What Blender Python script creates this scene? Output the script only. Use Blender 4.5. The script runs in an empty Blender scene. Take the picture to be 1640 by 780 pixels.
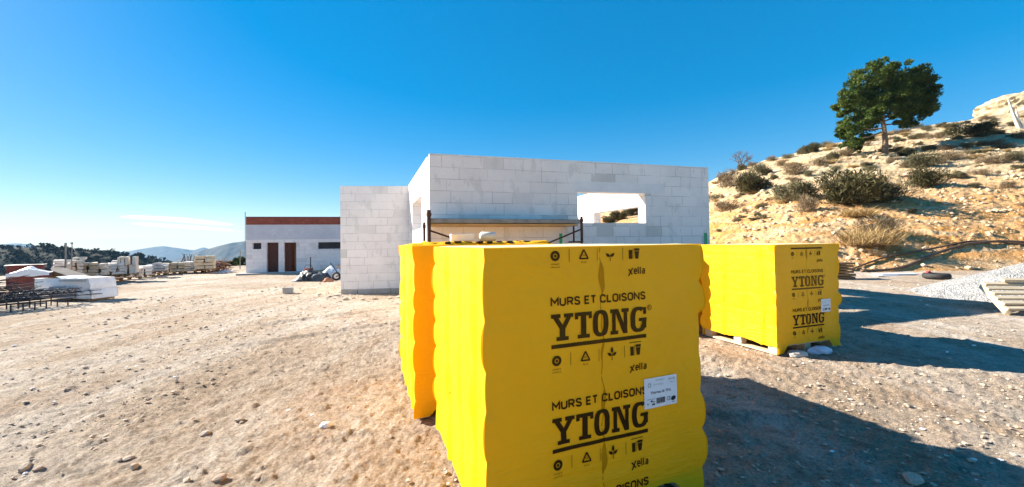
import bpy, bmesh, math, random
import numpy as np
from mathutils import Vector, Matrix

R = math.radians
random.seed(7)
rng = np.random.default_rng(11)
scene = bpy.context.scene
COL = scene.collection

# ------------------------------------------------------------------ camera
F, CX, CY, PITCH, ROLL, EYE = 616.0, 820.0, 376.0, R(1.2), 0.014, 1.5
cam_d = bpy.data.cameras.new('camera')
cam = bpy.data.objects.new('camera', cam_d)
COL.objects.link(cam)
cam.location = (0, 0, EYE)
cam.rotation_euler = (math.pi / 2 + PITCH, ROLL, 0)
cam_d.sensor_width = 36.0
cam_d.lens = F / 1640 * 36.0
cam_d.shift_y = -(390 - CY) / 1640
cam_d.clip_start = 0.05
cam_d.clip_end = 30000
scene.camera = cam

# ------------------------------------------------------------------ light
SUN_EL = R(28.5)
SUN_H = Vector((-0.951, 0.309, 0)).normalized()          # horizontal direction towards the sun
world = bpy.data.worlds.new('World')
scene.world = world
world.use_nodes = True
wn, wl = world.node_tree.nodes, world.node_tree.links
bg = wn['Background']
sky = wn.new('ShaderNodeTexSky')
sky.sky_type = 'NISHITA'
sky.sun_disc = False
sky.sun_elevation = SUN_EL
sky.sun_rotation = math.atan2(SUN_H.x, SUN_H.y)
sky.altitude = 400
sky.air_density = 1.0
sky.dust_density = 0.16
sky.ozone_density = 4.0
hs = wn.new('ShaderNodeHueSaturation')
hs.inputs['Saturation'].default_value = 2.18
hs.inputs['Hue'].default_value = 0.501
gm = wn.new('ShaderNodeGamma')
gm.inputs['Gamma'].default_value = 0.50
wl.new(sky.outputs[0], gm.inputs['Color'])
wl.new(gm.outputs[0], hs.inputs['Color'])
wl.new(hs.outputs[0], bg.inputs['Color'])
bg.inputs['Strength'].default_value = 0.12
sun_d = bpy.data.lights.new('sun', 'SUN')
sun_d.energy = 5.0
sun_d.angle = R(0.53)
sun_d.color = (1.0, 0.93, 0.82)
sun = bpy.data.objects.new('sun', sun_d)
COL.objects.link(sun)
sdir = Vector((SUN_H.x * math.cos(SUN_EL), SUN_H.y * math.cos(SUN_EL), math.sin(SUN_EL)))
sun.rotation_euler = sdir.to_track_quat('Z', 'Y').to_euler()
sun.location = (-20, 10, 30)
scene.view_settings.view_transform = 'Standard'
scene.view_settings.look = 'None'
scene.view_settings.exposure = 1.68
scene.view_settings.gamma = 1
scene.view_settings.use_curve_mapping = False
scene.cycles.volume_bounces = 1
scene.cycles.max_bounces = 8

# ------------------------------------------------------------------ numeric helpers
def smooth(a, b, x):
    t = np.clip((np.asarray(x, float) - a) / (b - a), 0, 1)
    return t * t * (3 - 2 * t)

def _hash(ix, iy, seed):
    h = (ix.astype(np.int64) * 374761393 + iy.astype(np.int64) * 668265263 + seed * 1274126177) & 0xFFFFFFFF
    h = ((h ^ (h >> 13)) * 1274126177) & 0xFFFFFFFF
    return ((h ^ (h >> 16)) & 0xFFFF) / 65535.0

def vnoise(x, y, seed=0):
    x = np.asarray(x, float); y = np.asarray(y, float)
    ix = np.floor(x); iy = np.floor(y)
    fx = x - ix; fy = y - iy
    fx = fx * fx * fx * (fx * (fx * 6 - 15) + 10); fy = fy * fy * fy * (fy * (fy * 6 - 15) + 10)
    a = _hash(ix, iy, seed); b = _hash(ix + 1, iy, seed)
    c = _hash(ix, iy + 1, seed); d = _hash(ix + 1, iy + 1, seed)
    return ((a * (1 - fx) + b * fx) * (1 - fy) + (c * (1 - fx) + d * fx) * fy) * 2 - 1

def fbm(x, y, octs=4, seed=0, gain=0.5):
    s = 0; a = 1; n = 0
    for k in range(octs):
        s = s + a * vnoise(x * 2 ** k + 17.3 * k, y * 2 ** k - 9.1 * k, seed + k); n += a; a *= gain
    return s / n

# pixel of the photograph -> ray (used only to measure where things stand)
def _ray(u, v):
    d = Vector(((u - CX) / F, -(v - CY) / F, -1.0))
    return Matrix.Rotation(ROLL, 3, 'Y') @ Matrix.Rotation(math.pi / 2 + PITCH, 3, 'X') @ d

def at(u, v, Y):
    d = _ray(u, v); t = Y / d.y
    return Vector((d.x * t, Y, EYE + d.z * t))

# ------------------------------------------------------------------ terrain functions
def ground_z(x, y):
    x = np.asarray(x, float); y = np.asarray(y, float)
    r = np.hypot(x, y)
    z = -0.30 * smooth(9, 26, y) * smooth(5, -6, x)
    m = smooth(0.42, 0.30, x / np.maximum(y, 1e-3)) * smooth(1, 6, y) + (y <= 1) * smooth(3, -3, x) * 0
    e = np.clip(r - 45, 0, 640)
    return z - m * (e * 0.2)

_HU = np.array([-0.6, 0.0, 0.12, 0.30, 0.42, 0.515, 0.56, 0.65, 0.747, 0.844, 0.94, 1.07, 1.20, 1.33, 2.5])
_HT = np.array([-0.02, 0.0, 0.05, 0.098, 0.130, 0.150, 0.172, 0.198, 0.226, 0.250, 0.264, 0.284, 0.307, 0.325, 0.36])
HILL_CREST = 66.0

def hill_z(x, y, detail=True):
    x = np.asarray(x, float); y = np.asarray(y, float)
    u = x / np.maximum(y, 1e-3)
    y0 = 16.4 + 0.7 * fbm(x * 0.15, y * 0.02, 2, 5) + 7 * smooth(0.75, 0.3, u)
    crest = EYE + HILL_CREST * np.interp(u, _HU, _HT)
    d = y - y0
    bank = 0.7 * smooth(0.1, 0.9, u) * (1 + 0.25 * fbm(x * 0.2, y * 0.2, 2, 9))
    lin = np.clip(d / (HILL_CREST - y0), 0, 1)
    z = -0.4 + 0.4 * smooth(-0.6, 4.5, d) + bank * smooth(-0.3, 9.0, d) + (crest - bank) * lin
    z = z - 0.25 * np.clip(y - HILL_CREST, 0, 300) * smooth(HILL_CREST, HILL_CREST + 30, y)
    z = np.where(d < -0.6, -0.4 + 0 * z, z)
    up = smooth(0.2, 3.0, d)
    z = z + up * (0.45 * fbm(x * 0.14, y * 0.14, 3, 21) * smooth(2, 14, d) + 0.16 * fbm(x * 0.55, y * 0.55, 3, 31))
    if detail:
        st = z + 0.35 * fbm(x * 0.3, y * 0.3, 2, 41) + 0.05 * x          # beds of rock standing out of the bank
        led = (st / 0.62) % 1.0
        z = z + up * 0.17 * (smooth(0.0, 0.75, led) - led) * smooth(0.35, 0.75, u) * smooth(26, 20, y)
        z = z + up * (0.10 * np.abs(fbm(x * 1.6, y * 1.6, 3, 51)) - 0.05)
        rk = fbm(x * 2.3, y * 2.3, 3, 61)
        z = z + up * (0.10 + 0.12 * smooth(20, 28, y)) * np.clip(rk - 0.25, 0, 1)
        z = z + up * 0.08 * fbm(x * 5.1, y * 5.1, 3, 71, 0.65)
    return z

def terrain_z(x, y):
    return np.maximum(ground_z(x, y), hill_z(x, y))

def on_terrain(u, v, lo=1.5, hi=120):
    d = _ray(u, v)
    ys = np.geomspace(lo, hi, 3000)
    t = ys / d.y
    X = d.x * t; Z = EYE + d.z * t
    g = terrain_z(X, ys)
    k = np.nonzero(Z <= g)[0]
    i = k[0] if len(k) else len(ys) - 1
    return Vector((X[i], ys[i], float(g[i])))

def on_ground(u, v, lo=1.5, hi=60):
    d = _ray(u, v)
    ys = np.geomspace(lo, hi, 3000)
    t = ys / d.y
    X = d.x * t; Z = EYE + d.z * t
    g = ground_z(X, ys)
    k = np.nonzero(Z <= g)[0]
    i = k[0] if len(k) else len(ys) - 1
    return Vector((X[i], ys[i], float(g[i])))

# ------------------------------------------------------------------ mesh helpers
class MB:
    """collects shapes that become ONE mesh object"""
    def __init__(s):
        s.v, s.f, s.uv, s.mi = [], [], [], []
    def poly(s, pts, uvs=None, mi=0):
        i = len(s.v)
        s.v += [tuple(p) for p in pts]
        s.f.append(tuple(range(i, i + len(pts))))
        s.uv.append(uvs); s.mi.append(mi)
    def add(s, verts, faces, mi=0):
        i = len(s.v)
        s.v += [tuple(p) for p in verts]
        for f in faces:
            s.f.append(tuple(k + i for k in f)); s.uv.append(None); s.mi.append(mi)
    def grid(s, P, mi=0, uv=None):
        n, m = P.shape[:2]; i = len(s.v)
        s.v += [tuple(p) for p in P.reshape(-1, 3)]
        for a in range(n - 1):
            for b in range(m - 1):
                q = (i + a * m + b, i + a * m + b + 1, i + (a + 1) * m + b + 1, i + (a + 1) * m + b)
                s.f.append(q); s.mi.append(mi)
                s.uv.append(None if uv is None else [tuple(uv[a, b]), tuple(uv[a, b + 1]), tuple(uv[a + 1, b + 1]), tuple(uv[a + 1, b])])
    def box(s, c, size, M=None, mi=0, j=0.0):
        hx, hy, hz = size[0] / 2, size[1] / 2, size[2] / 2
        V = []
        for x in (-1, 1):
            for y in (-1, 1):
                for z in (-1, 1):
                    p = Vector((x * hx, y * hy, z * hz))
                    if j: p += Vector((random.uniform(-j, j), random.uniform(-j, j), random.uniform(-j, j)))
                    if M is not None: p = M @ p
                    V.append(p + Vector(c))
        s.add(V, [(0, 1, 3, 2), (4, 6, 7, 5), (0, 4, 5, 1), (2, 3, 7, 6), (0, 2, 6, 4), (1, 5, 7, 3)], mi)
    def tube(s, pts, r, n=8, mi=0, cap=True):
        pts = [Vector(p) for p in pts]
        rs = r if isinstance(r, (list, tuple)) else [r] * len(pts)
        i = len(s.v); prev = None
        for k, p in enumerate(pts):
            a = pts[max(0, k - 1)]; b = pts[min(len(pts) - 1, k + 1)]
            d = (b - a).normalized()
            if prev is None:
                prev = d.orthogonal().normalized()
            prev = (prev - d * prev.dot(d)).normalized()
            q = d.cross(prev)
            for h in range(n):
                t = 2 * math.pi * h / n
                s.v.append(tuple(p + (prev * math.cos(t) + q * math.sin(t)) * rs[k]))
        for k in range(len(pts) - 1):
            for h in range(n):
                s.f.append((i + k * n + h, i + k * n + (h + 1) % n, i + (k + 1) * n + (h + 1) % n, i + (k + 1) * n + h))
                s.uv.append(None); s.mi.append(mi)
        if cap:
            s.f.append(tuple(i + h for h in range(n))[::-1]); s.uv.append(None); s.mi.append(mi)
            k = len(pts) - 1
            s.f.append(tuple(i + k * n + h for h in range(n))); s.uv.append(None); s.mi.append(mi)
    def build(s, name, mats, parent=None, smooth_=False, loc=(0, 0, 0), bevel=0, weld=False, rotz=0):
        me = bpy.data.meshes.new(name)
        me.from_pydata(s.v, [], s.f)
        if not isinstance(mats, (list, tuple)): mats = [mats]
        for m in mats: me.materials.append(m)
        if any(k for k in s.mi): me.polygons.foreach_set('material_index', s.mi)
        if any(u is not None for u in s.uv):
            lay = me.uv_layers.new(name='UVMap')
            flat = []
            for f, u in zip(s.f, s.uv):
                flat += [c for q in (u if u is not None else [(0, 0)] * len(f)) for c in q]
            lay.data.foreach_set('uv', flat)
        if weld or bevel:
            bm = bmesh.new(); bm.from_mesh(me)
            bmesh.ops.remove_doubles(bm, verts=bm.verts, dist=1e-4)
            if bevel:
                bmesh.ops.bevel(bm, geom=list(bm.edges), offset=bevel, segments=1, affect='EDGES', clamp_overlap=True)
            bm.to_mesh(me); bm.free()
        if smooth_: me.polygons.foreach_set('use_smooth', [True] * len(me.polygons))
        me.update()
        return link(name, me, parent, loc, rotz)

def link(name, me, parent=None, loc=(0, 0, 0), rotz=0):
    o = bpy.data.objects.new(name, me)
    COL.objects.link(o)
    o.location = loc
    o.rotation_euler = (0, 0, rotz)
    if parent is not None: o.parent = parent
    return o

def tag(o, label=None, cat=None, group=None, kind=None):
    if label: o['label'] = label
    if cat: o['category'] = cat
    if group: o['group'] = group
    if kind: o['kind'] = kind
    return o

def thing(name, label, cat, loc=(0, 0, 0), rotz=0, group=None):
    o = link(name, None, None, loc, rotz)
    return tag(o, label, cat, group)

def grid_mesh(name, X, Y, Z, mat, smooth_=True):
    n, m = X.shape
    v = np.stack([X, Y, Z], -1).reshape(-1, 3)
    idx = np.arange(n * m).reshape(n, m)
    q = np.stack([idx[:-1, :-1], idx[:-1, 1:], idx[1:, 1:], idx[1:, :-1]], -1).reshape(-1, 4)
    me = bpy.data.meshes.new(name)
    me.vertices.add(len(v)); me.vertices.foreach_set('co', v.ravel())
    me.loops.add(q.size); me.loops.foreach_set('vertex_index', q.ravel())
    me.polygons.add(len(q)); me.polygons.foreach_set('loop_start', np.arange(0, q.size, 4))
    me.update(calc_edges=True)
    if smooth_: me.polygons.foreach_set('use_smooth', np.ones(len(q), bool))
    me.materials.append(mat)
    return me

def quads_mesh(name, V, mats, mi=None):
    """V: (n,4,3) loose faces"""
    n = len(V)
    me = bpy.data.meshes.new(name)
    me.vertices.add(n * 4); me.vertices.foreach_set('co', np.asarray(V, float).reshape(-1))
    me.loops.add(n * 4); me.loops.foreach_set('vertex_index', np.arange(n * 4))
    me.polygons.add(n); me.polygons.foreach_set('loop_start', np.arange(0, n * 4, 4))
    me.update(calc_edges=True)
    for m in (mats if isinstance(mats, (list, tuple)) else [mats]): me.materials.append(m)
    if mi is not None: me.polygons.foreach_set('material_index', np.asarray(mi, np.int32))
    return me

# ------------------------------------------------------------------ materials
def newmat(name, rough=0.8, spec=0.3):
    m = bpy.data.materials.new(name); m.use_nodes = True
    n, l = m.node_tree.nodes, m.node_tree.links
    b = n['Principled BSDF']
    b.inputs['Roughness'].default_value = rough
    b.inputs['Specular IOR Level'].default_value = spec
    return m, n, l, b

def coords(n, l, kind='Object', scale=(1, 1, 1)):
    tc = n.new('ShaderNodeTexCoord'); mp = n.new('ShaderNodeMapping')
    mp.inputs['Scale'].default_value = scale
    l.new(tc.outputs[kind], mp.inputs['Vector'])
    return mp.outputs[0]

def noise(n, l, vec, scale, detail=5, rough=0.55, dist=0.0):
    t = n.new('ShaderNodeTexNoise')
    t.inputs['Scale'].default_value = scale; t.inputs['Detail'].default_value = detail
    t.inputs['Roughness'].default_value = rough; t.inputs['Distortion'].default_value = dist
    l.new(vec, t.inputs['Vector'])
    return t.outputs['Fac']

def ramp(n, l, fac, stops):
    r = n.new('ShaderNodeValToRGB')
    e = r.color_ramp.elements
    while len(e) < len(stops): e.new(0.5)
    for k, (p, c) in enumerate(stops):
        e[k].position = p
        e[k].color = (c[0], c[1], c[2], 1) if isinstance(c, (tuple, list)) else (c, c, c, 1)
    l.new(fac, r.inputs[0])
    return r.outputs[0]

def mix(n, l, fac, a, b, mode='MIX'):
    x = n.new('ShaderNodeMix'); x.data_type = 'RGBA'; x.blend_type = mode
    for sock, val in ((x.inputs[0], fac), (x.inputs[6], a), (x.inputs[7], b)):
        if isinstance(val, (int, float)): sock.default_value = val
        elif isinstance(val, (tuple, list)): sock.default_value = (*val[:3], 1)
        else: l.new(val, sock)
    return x.outputs[2]

def bump(n, l, b, h, strength=0.3, dist=0.02, prev=None):
    x = n.new('ShaderNodeBump')
    x.inputs['Strength'].default_value = strength; x.inputs['Distance'].default_value = dist
    l.new(h, x.inputs['Height'])
    if prev is not None: l.new(prev, x.inputs['Normal'])
    l.new(x.outputs[0], b.inputs['Normal'])
    return x.outputs[0]

def simple(name, c1, c2, scale=6, rough=0.8, bmp=0.2, spec=0.3, kind='Object', stretch=(1, 1, 1), metallic=0, dist=0.01):
    m, n, l, b = newmat(name, rough, spec)
    v = coords(n, l, kind, stretch)
    f = noise(n, l, v, scale, 6, 0.6)
    l.new(ramp(n, l, f, [(0.3, c1), (0.7, c2)]), b.inputs['Base Color'])
    b.inputs['Metallic'].default_value = metallic
    if bmp: bump(n, l, b, noise(n, l, v, scale * 4, 4), bmp, dist)
    return m

def mat_ground():
    m, n, l, b = newmat('sandy_earth', 0.95, 0.1)
    v = coords(n, l)
    big = noise(n, l, v, 0.35, 6, 0.6, 0.6)
    c = ramp(n, l, big, [(0.30, (0.33, 0.235, 0.155)), (0.48, (0.425, 0.325, 0.235)), (0.66, (0.52, 0.43, 0.34))])
    red = ramp(n, l, noise(n, l, v, 0.9, 5, 0.6), [(0.52, 0.0), (0.75, 0.55)])
    c = mix(n, l, red, c, (0.37, 0.225, 0.135))
    rot = n.new('ShaderNodeMapping'); tcr = n.new('ShaderNodeTexCoord'); l.new(tcr.outputs['Object'], rot.inputs[0])
    rot.inputs['Rotation'].default_value = (0, 0, R(-28)); rot.inputs['Scale'].default_value = (1.5, 0.16, 1)
    pale = ramp(n, l, noise(n, l, rot.outputs[0], 0.9, 8, 0.66, 0.9), [(0.48, 0.0), (0.70, 0.6)])
    c = mix(n, l, pale, c, (0.62, 0.56, 0.485))
    mid = noise(n, l, v, 7, 6, 0.65)
    c = mix(n, l, 0.9, c, ramp(n, l, mid, [(0.32, 0.60), (0.5, 1.0), (0.72, 1.22)]), 'MULTIPLY')
    fine = noise(n, l, v, 45, 5, 0.7)
    c = mix(n, l, 0.85, c, ramp(n, l, fine, [(0.33, 0.5), (0.5, 1.0), (0.68, 1.25)]), 'MULTIPLY')
    vo = n.new('ShaderNodeTexVoronoi'); vo.inputs['Scale'].default_value = 16; l.new(v, vo.inputs['Vector'])
    peb = ramp(n, l, vo.outputs['Distance'], [(0.16, 1.0), (0.24, 0.0)])
    sel = ramp(n, l, vo.outputs['Color'], [(0.55, 0.0), (0.6, 1.0)])
    pm = mix(n, l, 1.0, peb, sel, 'MULTIPLY')
    c = mix(n, l, pm, c, (0.50, 0.40, 0.31))
    # the valley beyond the yard is covered in scrub
    ln = n.new('ShaderNodeVectorMath'); ln.operation = 'LENGTH'; tcg = n.new('ShaderNodeTexCoord'); l.new(tcg.outputs['Object'], ln.inputs[0])
    far = n.new('ShaderNodeMapRange'); l.new(ln.outputs['Value'], far.inputs[0]); far.inputs[1].default_value = 46; far.inputs[2].default_value = 60
    c = mix(n, l, far.outputs[0], c, (0.08, 0.085, 0.05))
    l.new(c, b.inputs['Base Color'])
    nb = bump(n, l, b, noise(n, l, v, 11, 8, 0.72), 0.8, 0.07)
    nb = bump(n, l, b, noise(n, l, v, 34, 6, 0.75), 0.9, 0.03, nb)
    nb = bump(n, l, b, pm, 0.5, 0.012, nb)
    return m

def mat_hill():
    m, n, l, b = newmat('pale_rocky_earth', 0.95, 0.1)
    v = coords(n, l)
    big = noise(n, l, v, 0.22, 6, 0.6, 0.4)
    c = ramp(n, l, big, [(0.30, (0.48, 0.305, 0.15)), (0.5, (0.62, 0.44, 0.25)), (0.7, (0.72, 0.56, 0.37))])
    # ochre beds of the cut bank, tilted a little
    tc = n.new('ShaderNodeTexCoord'); sx = n.new('ShaderNodeSeparateXYZ'); l.new(tc.outputs['Object'], sx.inputs[0])
    wv = noise(n, l, coords(n, l, 'Object', (0.25, 0.25, 2.2)), 1.0, 6, 0.65, 0.8)
    low = ramp(n, l, sx.outputs['Z'], [(0.0, 0.35), (0.5, 0.9)])
    mr = n.new('ShaderNodeMapRange'); l.new(sx.outputs['Z'], mr.inputs[0])
    for k, val in ((1, 8.0), (2, 3.0), (3, 0.0), (4, 1.0)): mr.inputs[k].default_value = val
    bed = ramp(n, l, wv, [(0.36, 0.05), (0.54, 1.0)])
    om = mix(n, l, 1.0, bed, mr.outputs[0], 'MULTIPLY')
    reg = ramp(n, l, noise(n, l, v, 0.16, 3, 0.5), [(0.32, 0.5), (0.5, 1.0)])
    om = mix(n, l, 1.0, om, reg, 'MULTIPLY')
    c = mix(n, l, om, c, (0.60, 0.285, 0.085))
    vg = ramp(n, l, noise(n, l, v, 0.55, 7, 0.7), [(0.44, 0.0), (0.62, 0.85)])
    mh = n.new('ShaderNodeMapRange'); l.new(sx.outputs['Z'], mh.inputs[0])
    for k, val in ((1, 4.0), (2, 8.0), (3, 0.0), (4, 1.0)): mh.inputs[k].default_value = val
    vg = mix(n, l, 1.0, vg, mh.outputs[0], 'MULTIPLY')
    c = mix(n, l, vg, c, (0.27, 0.235, 0.15))
    mid = noise(n, l, v, 2.5, 7, 0.7)
    c = mix(n, l, 0.8, c, ramp(n, l, mid, [(0.32, 0.5), (0.5, 1.0), (0.70, 1.25)]), 'MULTIPLY')
    fine = noise(n, l, v, 12, 6, 0.7)
    c = mix(n, l, 0.6, c, ramp(n, l, fine, [(0.3, 0.6), (0.5, 1.0), (0.72, 1.2)]), 'MULTIPLY')
    l.new(c, b.inputs['Base Color'])
    nb = bump(n, l, b, noise(n, l, v, 3.5, 8, 0.75), 0.7, 0.14)
    bump(n, l, b, noise(n, l, v, 14, 6, 0.7), 0.5, 0.06, nb)
    return m

def mat_blocks(name='aerated_concrete_blocks', tint=(1, 1, 1), bw=0.625, rh=0.25, smear=1.0):
    m, n, l, b = newmat(name, 0.92, 0.15)
    uv = coords(n, l, 'UV')
    wob = n.new('ShaderNodeTexNoise'); wob.inputs['Scale'].default_value = 2.2; wob.inputs['Detail'].default_value = 4; l.new(uv, wob.inputs['Vector'])
    mx = n.new('ShaderNodeVectorMath'); mx.operation = 'MULTIPLY_ADD'
    l.new(wob.outputs['Color'], mx.inputs[0]); mx.inputs[1].default_value = (0.018, 0.018, 0); l.new(uv, mx.inputs[2])
    br = n.new('ShaderNodeTexBrick')
    l.new(mx.outputs[0], br.inputs['Vector'])
    br.inputs['Scale'].default_value = 1.0
    br.inputs['Brick Width'].default_value = bw; br.inputs['Row Height'].default_value = rh
    br.inputs['Mortar Size'].default_value = 0.005; br.inputs['Mortar Smooth'].default_value = 0.3
    br.inputs['Bias'].default_value = 0.0
    br.offset = 0.42; br.offset_frequency = 2; br.squash = 0.72; br.squash_frequency = 3
    T = lambda *c: tuple(a * t for a, t in zip(c, tint))
    br.inputs['Color1'].default_value = (*T(0.95, 0.885, 0.835), 1)
    br.inputs['Color2'].default_value = (*T(0.89, 0.825, 0.78), 1)
    br.inputs['Mortar'].default_value = (*T(0.42, 0.38, 0.355), 1)
    c = br.outputs['Color']
    # joints are filled along part of their length
    gap = ramp(n, l, noise(n, l, uv, 1.7, 4, 0.6), [(0.42, 0.95), (0.60, 0.10)])
    base = mix(n, l, 0.5, br.inputs['Color1'].default_value[:3], br.inputs['Color2'].default_value[:3])
    fac = n.new('ShaderNodeMath'); fac.operation = 'MULTIPLY'; l.new(br.outputs['Fac'], fac.inputs[0])
    inv = n.new('ShaderNodeMath'); inv.operation = 'SUBTRACT'; inv.inputs[0].default_value = 1.0; l.new(gap, inv.inputs[1])
    l.new(inv.outputs[0], fac.inputs[1])
    c = mix(n, l, fac.outputs[0], c, base)
    # now and then a darker, damper block
    b2 = n.new('ShaderNodeTexBrick'); l.new(mx.outputs[0], b2.inputs['Vector'])
    for k_ in ('Scale', 'Brick Width', 'Row Height', 'Mortar Size', 'Mortar Smooth'): b2.inputs[k_].default_value = br.inputs[k_].default_value
    b2.offset = br.offset; b2.offset_frequency = 2; b2.squash = br.squash; b2.squash_frequency = 3
    b2.inputs['Color1'].default_value = (0, 0, 0, 1); b2.inputs['Color2'].default_value = (1, 1, 1, 1); b2.inputs['Mortar'].default_value = (0, 0, 0, 1)
    dk = ramp(n, l, b2.outputs['Color'], [(0.88, 0.0), (0.93, 0.55 * smear)])
    c = mix(n, l, dk, c, T(0.60, 0.56, 0.51))
    # smears of grey filler trowelled over joints
    sm1 = ramp(n, l, noise(n, l, coords(n, l, 'UV', (3.2, 1.3, 1)), 1.6, 4, 0.5, 0.1), [(0.58, 0.0), (0.64, 0.5 * smear)])
    c = mix(n, l, sm1, c, T(0.70, 0.66, 0.61))
    sm2 = ramp(n, l, noise(n, l, coords(n, l, 'UV', (2.1, 1.9, 3)), 2.6, 5, 0.6, 0.5), [(0.63, 0.0), (0.72, 0.8 * smear)])
    c = mix(n, l, sm2, c, T(0.91, 0.885, 0.87))
    fine = noise(n, l, uv, 30, 6, 0.7)
    c = mix(n, l, 0.5, c, ramp(n, l, fine, [(0.3, 0.86), (0.6, 1.0)]), 'MULTIPLY')
    dirt = ramp(n, l, noise(n, l, uv, 0.9, 6, 0.65), [(0.35, 0.86), (0.6, 1.0)])
    c = mix(n, l, 0.7, c, dirt, 'MULTIPLY')
    l.new(c, b.inputs['Base Color'])
    hgt = n.new('ShaderNodeMath'); hgt.operation = 'MULTIPLY'; hgt.inputs[1].default_value = -1
    l.new(br.outputs['Fac'], hgt.inputs[0])
    nb = bump(n, l, b, hgt.outputs[0], 0.5, 0.006)
    bump(n, l, b, noise(n, l, uv, 60, 5, 0.7), 0.2, 0.004, nb)
    return m

def mat_film(name='yellow_stretch_film'):
    m, n, l, b = newmat(name, 0.48, 0.26)
    v = coords(n, l)
    c = ramp(n, l, noise(n, l, v, 2.2, 5, 0.6), [(0.3, (0.93, 0.49, 0.002)), (0.7, (0.97, 0.535, 0.004))])
    l.new(c, b.inputs['Base Color'])
    h = noise(n, l, coords(n, l, 'Object', (3, 3, 26)), 1.6, 5, 0.6, 0.6)
    low = n.new('ShaderNodeSeparateXYZ'); tc = n.new('ShaderNodeTexCoord'); l.new(tc.outputs['Object'], low.inputs[0])
    mr = n.new('ShaderNodeMapRange'); l.new(low.outputs['Z'], mr.inputs[0])
    for k, val in ((1, 0.75), (2, 0.25), (3, 0.12), (4, 1.0)): mr.inputs[k].default_value = val
    hh = n.new('ShaderNodeMath'); hh.operation = 'MULTIPLY'; l.new(h, hh.inputs[0]); l.new(mr.outputs[0], hh.inputs[1])
    nb = bump(n, l, b, hh.outputs[0], 0.6, 0.014)
    bump(n, l, b, noise(n, l, v, 4.0, 5, 0.55, 1.6), 0.4, 0.03, nb)
    # the thin film lets some light through
    tr = n.new('ShaderNodeBsdfTranslucent'); tr.inputs['Color'].default_value = (0.90, 0.52, 0.003, 1)
    ms = n.new('ShaderNodeMixShader'); ms.inputs[0].default_value = 0.17
    l.new(b.outputs[0], ms.inputs[1]); l.new(tr.outputs[0], ms.inputs[2])
    l.new(ms.outputs[0], n['Material Output'].inputs[0])
    return m

M_ground = mat_ground()
M_hill = mat_hill()
M_block = mat_blocks()
M_block_far = mat_blocks('far_blocks', (0.97, 0.95, 0.97), smear=0.6)
M_plinth = simple('grey_concrete', (0.33, 0.30, 0.27), (0.46, 0.43, 0.40), 5, 0.9, 0.4)
M_lintel = simple('smooth_render', (0.78, 0.745, 0.73), (0.86, 0.83, 0.815), 4, 0.9, 0.25)
M_beam = simple('grey_lilac_render', (0.54, 0.52, 0.56), (0.64, 0.62, 0.65), 2.0, 0.9, 0.2)
M_film = mat_film()
M_topfilm = simple('pale_top_film', (0.80, 0.66, 0.28), (0.86, 0.76, 0.45), 5, 0.4, 0.4)
M_ink = simple('dark_brown_ink', (0.030, 0.013, 0.003), (0.060, 0.028, 0.004), 9, 0.5, 0, spec=0.08)
M_inkfade = simple('faded_brown_ink', (0.13, 0.068, 0.006), (0.20, 0.10, 0.006), 9, 0.5, 0, spec=0.08)
M_inkmid = simple('brown_ink', (0.055, 0.027, 0.004), (0.10, 0.05, 0.005), 9, 0.5, 0, spec=0.08)
M_seam = simple('film_overlap', (0.50, 0.215, 0.003), (0.60, 0.26, 0.003), 9, 0.35, 0, spec=0.08)
M_white = simple('white_label_paper', (0.78, 0.78, 0.80), (0.84, 0.84, 0.86), 20, 0.6, 0)
M_black = simple('black_print', (0.015, 0.015, 0.017), (0.03, 0.03, 0.03), 20, 0.6, 0)
M_greyprint = simple('grey_print', (0.36, 0.36, 0.38), (0.45, 0.45, 0.47), 20, 0.6, 0)
M_wood = simple('bleached_timber', (0.52, 0.39, 0.24), (0.68, 0.54, 0.36), 5, 0.85, 0.4, stretch=(1, 8, 8))
M_wooddark = simple('brown_timber', (0.20, 0.115, 0.05), (0.32, 0.19, 0.085), 6, 0.85, 0.4)
M_rust = simple('rusted_steel', (0.055, 0.028, 0.018), (0.12, 0.062, 0.038), 12, 0.75, 0.3, metallic=0.2)
M_steel = simple('grey_steel', (0.20, 0.19, 0.175), (0.34, 0.32, 0.29), 6, 0.6, 0.2, metallic=0.3)
M_dark = simple('dark_steel_bars', (0.022, 0.022, 0.028), (0.05, 0.045, 0.045), 8, 0.7, 0.2)
M_ply = simple('orange_plywood', (0.48, 0.27, 0.09), (0.60, 0.36, 0.14), 4, 0.8, 0.2)
M_redbrick = None
M_green = simple('green_tape', (0.03, 0.33, 0.14), (0.05, 0.42, 0.19), 6, 0.5, 0)
M_rubber = simple('black_rubber', (0.02, 0.02, 0.02), (0.045, 0.042, 0.04), 10, 0.7, 0.3)
M_stone = simple('pale_stone', (0.36, 0.28, 0.205), (0.52, 0.43, 0.34), 4, 0.9, 0.5)
M_stonered = simple('reddish_stone', (0.33, 0.23, 0.165), (0.48, 0.36, 0.27), 5, 0.9, 0.5)
M_gravel = None

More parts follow.
